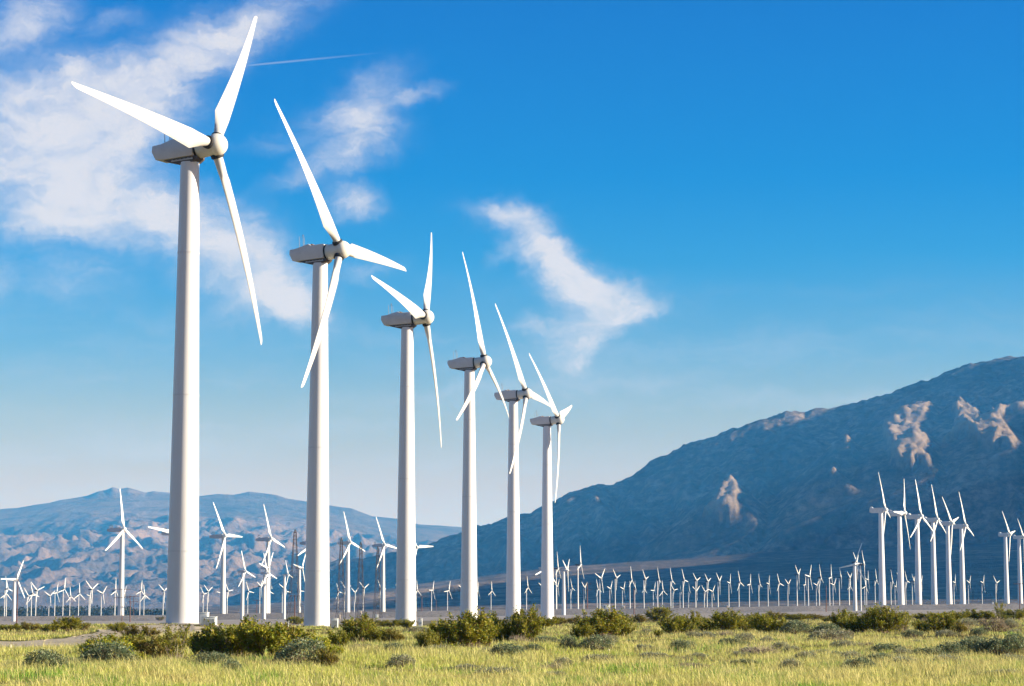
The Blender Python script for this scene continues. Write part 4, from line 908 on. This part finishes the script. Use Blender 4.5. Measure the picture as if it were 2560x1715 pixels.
# origin of each strip of the photograph, then: x centre, base y, width, height, kind
SHR = {0: [(60, 213, 170, 50, 'bush'), (190, 215, 150, 62, 'brown'), (330, 214, 170, 62, 'bush'), (450, 212, 190, 84, 'bush'), (560, 205, 110, 55, 'brown'), (800, 222, 110, 84, 'bush'),
           (880, 262, 150, 90, 'brown'), (1005, 262, 150, 84, 'brown'), (760, 372, 330, 130, 'bush'), (620, 385, 130, 140, 'bush'), (1050, 415, 330, 175, 'brown'), (900, 365, 200, 120, 'bush'), (1190, 425, 230, 240, 'sparse'),
           (1370, 402, 320, 240, 'bush'), (1560, 408, 420, 265, 'bush'), (1790, 408, 430, 300, 'bush'), (1930, 385, 260, 210, 'brown'), (1700, 395, 300, 190, 'sparse'),
           (740, 432, 420, 165, 'yellow'), (950, 445, 130, 85, 'yellow'), (2080, 365, 300, 130, 'yellow'), (2260, 395, 170, 90, 'yellow'),
           (290, 490, 290, 135, 'dome'), (460, 480, 160, 100, 'dome'), (725, 465, 360, 145, 'dome'), (1440, 470, 290, 100, 'dome'), (2060, 450, 380, 165, 'dome'), (2210, 468, 190, 130, 'brown'),
           (2010, 165, 120, 45, 'bush'), (2110, 232, 70, 35, 'brown'), (2310, 335, 190, 150, 'bush'), (1085, 142, 70, 28, 'brown')],
       860: [(90, 292, 250, 180, 'bush'), (230, 300, 210, 120, 'bush'), (330, 305, 160, 100, 'brown'), (60, 180, 160, 50, 'brown'), (190, 185, 150, 45, 'brown'), (320, 188, 180, 48, 'bush'), (435, 195, 90, 78, 'bush'),
             (560, 345, 170, 140, 'bush'), (690, 322, 240, 215, 'bush'), (850, 335, 320, 225, 'bush'), (960, 320, 220, 200, 'bush'), (1070, 300, 220, 195, 'bush'), (1245, 300, 200, 215, 'bush'), (1215, 300, 150, 110, 'sparse'), (1370, 190, 210, 90, 'bush'), (1190, 190, 130, 105, 'bush'), (1460, 175, 120, 60, 'brown'),
             (1625, 268, 160, 105, 'bush'), (1760, 262, 300, 175, 'bush'), (1880, 255, 190, 120, 'bush'), (1690, 160, 160, 55, 'bush'), (1860, 165, 190, 80, 'bush'), (2000, 160, 160, 60, 'brown'), (2150, 150, 170, 90, 'bush'), (2250, 235, 210, 145, 'bush'), (2143, 252, 60, 60, 'bush'), (1560, 160, 120, 40, 'brown'),
             (340, 352, 130, 50, 'dome'), (110, 340, 190, 50, 'dry'), (50, 402, 90, 30, 'dome'), (1110, 398, 220, 85, 'dome'), (1290, 345, 120, 45, 'dome'), (1370, 303, 190, 65, 'dome'), (1530, 332, 110, 75, 'dome'), (1720, 342, 220, 90, 'dome'), (1420, 482, 190, 75, 'dry'), (1440, 530, 150, 50, 'pale'),
             (1960, 305, 120, 40, 'dome'), (1800, 300, 130, 60, 'pale'), (2290, 352, 150, 65, 'dome'), (900, 342, 110, 48, 'dry'), (1185, 302, 130, 75, 'dry'), (500, 222, 170, 40, 'pale'), (640, 350, 180, 45, 'pale'), (2060, 225, 60, 28, 'pale')],
       1700: [(60, 225, 170, 135, 'bush'), (175, 215, 160, 115, 'bush'), (330, 222, 240, 130, 'bush'), (460, 212, 180, 120, 'bush'), (610, 232, 210, 155, 'bush'), (530, 150, 160, 60, 'bush'), (660, 140, 150, 60, 'brown'), (800, 140, 190, 40, 'bush'), (920, 132, 150, 36, 'brown'), (1010, 150, 110, 40, 'bush'),
              (1120, 205, 210, 130, 'bush'), (1230, 228, 230, 140, 'bush'), (1390, 230, 250, 165, 'bush'), (1520, 225, 200, 140, 'sparse'), (1480, 150, 210, 80, 'bush'), (1640, 222, 110, 85, 'bush'), (1700, 140, 200, 64, 'bush'), (1800, 238, 220, 130, 'bush'), (1910, 240, 110, 90, 'brown'), (1870, 145, 200, 80, 'bush'), (2040, 142, 210, 74, 'bush'), (2180, 122, 120, 100, 'sparse'), (2290, 132, 170, 62, 'bush'), (2190, 140, 150, 45, 'bush'),
              (60, 332, 130, 48, 'dome'), (90, 258, 100, 42, 'pale'), (185, 262, 130, 45, 'pale'), (370, 322, 190, 72, 'dome'), (450, 285, 130, 55, 'pale'), (600, 305, 110, 55, 'pale'), (790, 235, 190, 85, 'dome'), (780, 182, 90, 36, 'dome'), (1010, 235, 190, 60, 'dome'), (1040, 288, 290, 85, 'pale'), (900, 290, 100, 40, 'dome'),
              (1230, 495, 240, 115, 'dome'), (1180, 420, 170, 70, 'pale'), (1420, 375, 240, 65, 'dome'), (1370, 440, 240, 70, 'dome'), (1520, 400, 170, 70, 'pale'), (1720, 410, 230, 95, 'dome'), (1860, 395, 200, 90, 'dome'), (2000, 365, 240, 95, 'dome'), (2160, 375, 280, 130, 'dome'), (2290, 372, 160, 120, 'dome'), (1830, 462, 230, 85, 'pale'), (1950, 490, 160, 60, 'dry'), (2260, 440, 170, 70, 'pale'), (2040, 250, 110, 50, 'dome'), (1590, 252, 120, 45, 'dome'), (1820, 250, 150, 45, 'pale'), (1960, 182, 140, 55, 'pale'), (1890, 180, 90, 40, 'pale'), (2250, 190, 110, 60, 'pale'),
              (545, 388, 300, 115, 'dry'), (310, 248, 140, 50, 'dry'), (1480, 210, 170, 95, 'dry'), (2160, 218, 190, 90, 'tan'), (1690, 182, 100, 62, 'tan'), (1950, 215, 90, 45, 'tan'), (2060, 180, 100, 50, 'tan'), (690, 345, 120, 60, 'pale'), (40, 430, 160, 60, 'dry'), (2240, 530, 200, 60, 'pale'), (360, 510, 160, 45, 'dry')]}
_all = []
for ox, lst in SHR.items():
    for x, by, w, h, kd in lst: _all.append((ox+x/2.722, 1500+by/2.722, w/2.722, h/2.722, kd))
_r5 = random.Random(55)
for _ in range(64):                                # low mounds scattered through the grass, thickest on the right
    px = 2560*_r5.random()**.62; py = 1578+120*_r5.random()**1.3; sc = (py-1518)/60
    if in_poly(np.array([px]), np.array([py]), TRACK_POLY)[0] or (px < 420 and py < 1635): continue
    _all.append((px, py, _r5.uniform(16, 40)*sc, _r5.uniform(6, 13)*sc, _r5.choice(['pale', 'pale', 'dome', 'dry', 'tan', 'pale', 'dome'])))
LMB = [(454, 'nearest giant tower'), (793, 'second giant tower'), (1020, 'third giant tower'), (1171, 'fourth giant tower'), (1287, 'fifth giant tower'), (1372, 'sixth giant tower'), (1585, 'left red pole'), (1790, 'triangular sunlit rock'), (2066, 'right red pole'), (2150, 'grey backlit turbine'), (2300, 'third tall right tower'), (2410, 'sixth tall right tower')]
_c = {}
def shrub_label(px, py, w, kd):
    row = 'far' if py < 1560 else ('middle' if py < 1600 else ('near' if py < 1640 else 'nearest'))
    k = [i for i, (lx, _) in enumerate(LMB) if lx <= px]; s = k[-1] if k else -1
    big = 'large' if w > 95 else ('small' if w < 50 else 'medium')
    key = (row, s, kd, big); c = _c.get(key, 0); _c[key] = c+1
    where = 'from the left edge' if s < 0 else 'right of the '+LMB[s][1]
    return f"{big} {SW[kd]} in {row} scrub, {ORD[c]} {where}"
_used = {}
for px, py, w, h, kd in sorted(_all):
    p = hit(px, py); D = p.y; W = w*D/FPX*(1.26 if kd in ('bush', 'brown') else 1.1); Hh = h*D/FPX*(1.1 if kd in ('bush', 'brown', 'sparse', 'yellow') else .98)
    fol, brn = PROTO[kd][_used.get(kd, 0) % len(PROTO[kd])]; _used[kd] = _used.get(kd, 0)+1
    t = thing('shrub' if SC_CAT[kd] != 'dry brush' else 'dry_brush', shrub_label(px, py, w, kd), SC_CAT[kd], (p.x, p.y+W*.25, p.z-.02), random.uniform(0, 6.28), 'desert shrubs in the grass')
    hz = {'bush': .66, 'brown': .64, 'sparse': .78, 'yellow': .62, 'dome': .5, 'pale': .46, 'dry': .45, 'tan': .52}[kd]
    for nm, me in (('foliage', fol), ('branches', brn)):
        o = ob(nm, me, t); o.scale = (W, W*.95, Hh/hz)

# ------------------------------------------------------------------ grass: far too many blades to count, one object
def grass():
    rng = np.random.default_rng(5); N = 380000
    Y = 1/rng.uniform(1/330, 1/41.5, N); u = rng.uniform(-.275, .275, N); X = u*Y
    # tufts
    nt_ = N//9; seedsY = 1/rng.uniform(1/330, 1/41.5, nt_); seedsX = rng.uniform(-.275, .275, nt_)*seedsY; k = rng.integers(0, nt_, N); tuft = rng.random(N) < .72
    X = np.where(tuft, seedsX[k]+rng.normal(0, .10, N), X); Y = np.where(tuft, seedsY[k]+rng.normal(0, .12, N), Y)
    Z = ground(X, Y); qx, qy = project(X, Y, Z)
    ok = ~in_poly(qx, qy, TRACK_POLY); far = sstep(230, 330, Y); ok &= rng.random(N) > far*.85
    X, Y, Z = X[ok], Y[ok], Z[ok]; n = len(X)
    f1 = fbm(X/6+11, Y/13, 4); f2 = fbm(X/2.1+50, Y/4.5+9, 3); f3 = fbm(X/15-30, Y/30+4, 3)
    straw = np.array([.74, .66, .24]); yg = np.array([.58, .64, .09]); gr = np.array([.22, .44, .045]); br = np.array([.46, .30, .11])
    a = np.clip(.5+1.1*f1+.35*rng.normal(0, 1, n), 0, 1)[:, None]; C = straw*a+yg*(1-a)
    g_ = np.clip((f2+.6*f3-.10)*4, 0, 1)[:, None]*(rng.random(n) < .85)[:, None]; C = C*(1-g_)+gr*g_
    b_ = np.clip((-f2-.25)*4+.0, 0, 1)[:, None]*(rng.random(n) < .7)[:, None]; C = C*(1-b_)+br*b_
    soil = fbm(X/4.3-70, Y/11+30, 4); big = fbm(X/22+5, Y/60, 3)
    s_ = np.clip((soil-.22)*5, 0, 1); keep = rng.random(n) > s_*.85
    dry = np.clip((big+.12*rng.normal(0, 1, n))*3+.25, 0, 1)[:, None]; C = C*(1-dry*.32)+np.array([.76, .60, .24])*dry*.32
    C *= rng.uniform(.72, 1.25, (n, 1))
    h = rng.uniform(.09, .25, n)*(1+.9*f1+.5*f2)*(1-.35*g_[:, 0])*(1-.25*sstep(90, 200, Y)); tall = rng.random(n) < .08*(1+f3); h = np.where(tall, h*1.0+rng.uniform(.08, .22, n), h); C = np.where(tall[:, None], straw*rng.uniform(.8, 1.2, (n, 1)), C)
    h = h*(1-.5*s_)*np.where(keep, 1, .25)
    w = np.maximum(rng.uniform(.0042, .0085, n), Y*.00009)
    az = rng.uniform(0, 2*PI, n); ln = rng.uniform(.1, .75, n)*h; dx = np.cos(az)*ln-.12*h; dy = np.sin(az)*ln
    fa = rng.uniform(0, PI, n); wx = np.cos(fa)*w; wy = np.sin(fa)*w*.6
    V = np.empty((n, 5, 3))
    V[:, 0] = np.stack([X-wx, Y-wy, Z-.03], 1); V[:, 1] = np.stack([X+wx, Y+wy, Z-.03], 1)
    V[:, 2] = np.stack([X+dx*.35+wx*.8, Y+dy*.35+wy*.8, Z+h*.6], 1); V[:, 3] = np.stack([X+dx*.35-wx*.8, Y+dy*.35-wy*.8, Z+h*.6], 1)
    V[:, 4] = np.stack([X+dx, Y+dy, Z+h*(1-.25*(ln/h)**2)], 1)
    i = np.arange(n)*5; Q = np.stack([i, i+1, i+2, i+3], 1); T = np.stack([i+3, i+2, i+4], 1)
    A = np.repeat(np.c_[np.clip(C, 0, 1), np.ones(n)], 5, 0)
    tag(ob('grass', mk('grass', V.reshape(-1, 3), [Q, T], attrmat('grass_blade', 'tint', .6, .35, .2), {'tint': A})), 'dry yellow and green grass covering the desert flat', None, None, 'stuff')
grass()
# small stones lying in the grass and by the track
def stone(px, py, w, h, label, name='rock', cat='rock'):
    p = hit(px, py); D = p.y; W = w*D/FPX; Hh = h*D/FPX; rng = np.random.default_rng(int(px)); b = MB()
    nl, na = 8, 14; V = []
    for k in range(nl+1):
        th = PI*k/nl
        for j in range(na):
            a = 2*PI*j/na; d = np.array([math.sin(th)*math.cos(a), math.sin(th)*math.sin(a), math.cos(th)]); V.append(d*(1+.28*float(perlin(d[0]*1.7+px, d[1]*1.7+d[2]*1.3))))
    V = np.array(V)*np.array([W/2, W/2.4, Hh*.62]); i, j = np.meshgrid(np.arange(nl), np.arange(na), indexing='ij'); i = i.ravel(); j = j.ravel()
    Q = np.stack([i*na+j, (i+1)*na+j, (i+1)*na+(j+1) % na, i*na+(j+1) % na], 1)
    b.add(V, Q); o = ob(name, autosmooth(b.mesh(name, M['rock']), 40)); o.location = (p.x, p.y, p.z+Hh*.3); tag(o, label, cat)
stone(70/2.722, 1500+334/2.722, 11, 13, 'white rock standing at the near edge of the sandy track, far left')
stone(1700+880/2.722, 1500+583/2.722, 20, 9, 'flat pale stone lying in the nearest grass, lower right')
stone(860+1800/2.722, 1500+352/2.722, 7, 8, 'small white stone in the grass right of the sixth giant tower')
# ------------------------------------------------------------------ cabinets beside the towers
def cabinet(px0, px1, pyt, pyb, label, fins=True, dep=None):
    a = hit((px0+px1)/2, pyb); D = a.y; W = (px1-px0)*D/FPX; Hh = (pyb-pyt)*D/FPX; d = dep or W*.8
    t = thing('transformer_cabinet', label, 'cabinet', (a.x, a.y+d/2, a.z-.03), 0, 'white cabinets beside the giant towers')
    b = MB(); b.box((0, 0, Hh*.46), (W*.94, d*.94, Hh*.92)); ob('body', bevelled(b.mesh('body', M['cabinet']), .03, 2), t)
    b = MB(); b.box((0, 0, Hh*.96), (W, d, Hh*.08)); ob('lid', bevelled(b.mesh('lid', M['cabinet']), .02, 1), t)
    b = MB(); b.box((0, 0, .05), (W*1.1, d*1.1, .12)); ob('plinth', b.mesh('plinth', M['rock']), t)
    if fins:
        b = MB()
        for x in np.linspace(-W*.4, W*.4, 9): b.box((x, -d*.47-.05, Hh*.5), (.03, .12, Hh*.62))
        ob('cooling_fins', b.mesh('cooling_fins', M['cabinet']), t)
    else:
        b = MB(); b.box((0, -d*.47-.012, Hh*.48), (W*.8, .024, Hh*.74)); dr = ob('door', bevelled(b.mesh('door', M['cabinet']), .01, 1), t)
        b = MB(); b.box((W*.3, -d*.47-.045, Hh*.5), (.05, .04, .18)); ob('handle', b.mesh('handle', M['rod']), dr)
cabinet(503, 540, 1541, 1564, 'low white finned transformer at the right foot of the nearest giant tower')
cabinet(497, 519, 1530, 1562, 'taller white box behind the finned transformer by the nearest giant tower', False, 1.2)
cabinet(827, 845, 1545, 1571, 'white finned cabinet at the right foot of the second giant tower')
cabinet(1046, 1056, 1545, 1568, 'narrow white cabinet at the right foot of the third giant tower', False)

# ------------------------------------------------------------------ utility poles
def pole(z, xb, yb, xt, yt, label, D, cross=(), r=.17):
    bx, by = zz(z, xb, yb); tx, ty = zz(z, xt, yt); top = at(tx, ty, D); base = at(bx, by, D); gz = float(ground(np.array([base.x]), np.array([D]))[0])
    base.z = min(gz, base.z)-.0; t = thing('utility_pole', label, 'utility pole', base, 0, 'brown utility poles')
    b = MB(); b.bar((0, 0, -.3), top-base, r*1.15, r*.8, 10); ob('post', autosmooth(b.mesh('post', M['wood'])), t)
    for f, w in cross:
        q = (top-base)*f
        b = MB(); b.box((q.x, q.y-.2, q.z), (w, .14, .2)); arm = ob('crossarm', b.mesh('crossarm', M['wood']), t)
        b = MB()
        for x in (-.46, -.2, .2, .46): b.lathe([(.09, 0), (.11, .1), (.06, .18), (.0, .2)], 8, 'z', (q.x+x*w, q.y-.2, q.z+.1))
        ob('insulators', b.mesh('insulators', M['rod']), arm)
pole('H', 342, 1490, 374, 560, 'tall leaning brown pole beside the leftmost stout turbine', 900, (), .2)
pole('A', 1275, 1442, 1275, 1212, 'red-brown pole with a crossarm left of the nearest giant tower', 1000, ((.97, 4.5),), .22)
pole('A', 1310, 1415, 1310, 1213, 'pale far pole with two crossarms right beside the red-brown pole', 1300, ((.97, 6), (.72, 5)), .14)
pole('A', 1196, 1415, 1196, 1143, 'brown pole with two crossarms overlapping the tall thin turbine at far left', 1160, ((.98, 9), (.72, 8)), .18)
pole('L', 1024, 1372, 1024, 962, 'orange-brown pole with a short crossarm left of the second giant tower', 1000, ((.96, 5),), .24)
pole('L', 404, 1252, 404, 1040, 'faint reddish far pole between two stout turbines left of the lattice mast', 1300, ((.95, 4),), .16)
pole('J', 708, 1322, 708, 890, 'thick brown pole with double crossarms right of the sixth giant tower', 1230, ((.95, 4), (.72, 4.5)), .3)
pole('J', 357, 1322, 357, 930, 'faint brown pole close behind the stout turbine beside the sixth giant tower', 1230, ((.93, 4.5),), .18)
pole('J', 1470, 1455, 1470, 985, 'left one of two thin red poles before the levee, right of the white trailer', 1000, (), .19)
pole('F', 636, 1420, 636, 992, 'right one of two thin red poles before the levee, left of the grey backlit turbine', 1000, (), .18)
pole('G', 1566, 1500, 1562, 1168, 'dark pole with a wide crossarm at the far right edge', 1000, ((.98, 5.2),), .2)
pole('C', 920, 1372, 920, 1210, 'brown far pole just right of the third giant tower', 1300, ((.95, 4),), .2)
pole('C', 1060, 1362, 1060, 1252, 'short faint far pole between the third and fourth giant towers', 1300, (), .16)

# ------------------------------------------------------------------ lattice masts
def lattice(z, xt, yt, yb, wt, wb, label, D):
    tx, ty = zz(z, xt, yt); bx, by = zz(z, xt, yb); top = at(tx, ty, D); base = at(bx, by, D); base.z = min(base.z, float(ground(np.array([base.x]), np.array([D]))[0])); Hh = top.z-base.z
    s = D/FPX/ZO[z][2]; wt *= s; wb *= s
    t = thing('lattice_mast', label, 'lattice mast', base, .35, 'dark lattice masts'); nb = 13
    def c(k, f): w_ = (wb+(wt-wb)*f**.8)/2; sx, sy = ((-1, -1), (1, -1), (1, 1), (-1, 1))[k]; return (sx*w_, sy*w_, f*Hh)
    for k in range(4):
        b = MB(); fs = np.linspace(0, 1, nb)
        for f0, f1 in zip(fs[:-1], fs[1:]): b.bar(c(k, f0), c(k, f1), .12, n=5, caps=False)
        ob('leg', b.mesh('leg', M['lattice']), t)
    b = MB(); fs = 1-(1-np.linspace(0, 1, nb))**1.0
    for f0, f1 in zip(fs[:-1], fs[1:]):
        for k in range(4):
            b.bar(c(k, f0), c((k+1) % 4, f1), .05, n=4, caps=False); b.bar(c((k+1) % 4, f0), c(k, f1), .05, n=4, caps=False); b.bar(c(k, f1), c((k+1) % 4, f1), .05, n=4, caps=False)
    ob('bracing', b.mesh('bracing', M['lattice']), t)
    b = MB(); b.box((0, 0, Hh+.3), (wt*1.2, wt*1.2, .5)); b.bar((0, 0, Hh), (0, 0, Hh+1.5), .4, .3, 8); b.bar((-wt*1.1, 0, Hh-3), (wt*1.1, 0, Hh-3), .1); ob('cap', b.mesh('cap', M['lattice']), t)
lattice('B', 1315, 597, 1445, 22, 125, 'nearest dark lattice mast, left of the second giant tower', 1020)
lattice('C', 125, 672, 1440, 18, 82, 'dark lattice mast touching the thin turbine just right of the second giant tower', 1110)
lattice('C', 317, 712, 1440, 18, 82, 'dark lattice mast between two thin grey-nacelled turbines', 1140)
lattice('C', 485, 757, 1440, 16, 78, 'farthest dark lattice mast, left of the third giant tower', 1170)

# ------------------------------------------------------------------ small equipment on the levee and the wash
def hut(z, x0, x1, yt, yb, label, cat, name, mat, D, win=None, roof=True, wheels=False, group=None):
    a = at(*zz(z, (x0+x1)/2, yb), D); W = (x1-x0)/ZO[z][2]*D/FPX; Hh = (yb-yt)/ZO[z][2]*D/FPX; a.z = min(a.z, float(ground(np.array([a.x]), np.array([D]))[0])); top = at(*zz(z, (x0+x1)/2, yt), D); Hh = top.z-a.z
    t = thing(name, label, cat, a, 0, group); zb = .9 if wheels else 0
    b = MB(); b.box((0, 0, zb+(Hh-zb)*.48), (W, W*.5, (Hh-zb)*.96)); ob('body', bevelled(b.mesh('body', mat), .06, 2), t)
    if roof: b = MB(); b.box((0, 0, Hh*.98), (W*1.05, W*.55, Hh*.05)); ob('roof', b.mesh('roof', M['cabinet']), t)
    if win: b = MB(); b.box((W*win, -W*.25-.02, zb+(Hh-zb)*.62), (W*.2, .05, (Hh-zb)*.25)); ob('window', b.mesh('window', M['window']), t)
    if wheels:
        for x in (-.12, .08):
            b = MB(); b.lathe([(0, -.15), (.45, -.15), (.5, 0), (.45, .15), (0, .15)], 16); V = np.concatenate(b.v)[:, [0, 2, 1]]+np.array([x*W, -W*.22, .5]); ob('wheel', mk('wheel', V, [np.concatenate(b.q)], M['rubber']), t)
hut('J', 972, 1068, 1250, 1318, 'white trailer with a dark window parked on the levee among small turbines', 'trailer', 'trailer', M['cabinet'], 1199, -.3, True, True)
hut('J', 1262, 1324, 1270, 1318, 'small beige shed on the levee right of the white trailer', 'shed', 'shed', M['beige'], 1199, .15)
hut('C', 298, 332, 1358, 1432, 'beige equipment cabin under the third lattice mast', 'cabin', 'equipment_cabin', M['beige'], 1120, .12)
hut('C', 465, 492, 1395, 1440, 'pale switch box under the farthest lattice mast', 'box', 'switch_box', M['cabinet'], 1130, None)
hut('C', 98, 122, 1395, 1440, 'yellowish box on the wash below the second lattice mast', 'box', 'switch_box', M['beige'], 1090, None)
hut('E', 1062, 1092, 1290, 1325, 'small pink box at the foot of a small turbine on the levee', 'box', 'switch_box', M['beige'], 1199, None)
hut('G', 1293, 1308, 1350, 1368, 'tiny white box on the levee left of the far right turbines', 'box', 'switch_box', M['cabinet'], 1199, None)
p = hit(*zz('L', 912, 1500)); tp = at(*zz('L', 928, 1385), p.y)
b = MB(); b.bar((0, 0, -.1), tp-p, .035, .03, 8); o = ob('marker_stake', b.mesh('marker_stake', M['cabinet'])); o.location = p; tag(o, 'thin white marker stake leaning in the grass left of the second giant tower', 'stake')

# ------------------------------------------------------------------ far line of trees in the valley: one distant mass
def far_trees():
    rng = np.random.default_rng(9); V = []; n = 900
    P = []; D = []
    for k in range(230):
        px = rng.uniform(-60, 470); d = rng.uniform(2500, 3000); c = at(px, 1530, d); g = float(ground(np.array([c.x]), np.array([d]))[0]); hh = rng.uniform(4, 11)*(1 if px < 330 else .5); w = hh*rng.uniform(.5, .9)
        q = rng.normal(0, 1, (70, 3)); q /= np.linalg.norm(q, axis=1)[:, None]; q *= rng.uniform(.5, 1, (70, 1))
        P.append(q*np.array([w, w, hh*.55])+np.array([c.x, d, g-9+hh*.5+10])); D.append(q+rng.normal(0, .4, q.shape))
    P = np.concatenate(P); D = np.concatenate(D); V, F = leaf_quads(P, D, 2.6, 1.8, rng); T = np.repeat(pick([(.045, .055, .025), (.07, .07, .035), (.03, .045, .02)], len(P), rng), 4, 0)
    tag(ob('distant_trees', mk('distant_trees', V, [F], LEAF, {'tint': T})), 'low dark line of far trees across the left valley floor', None, None, 'stuff')
far_trees()
build_world(); build_light(); build_haze()
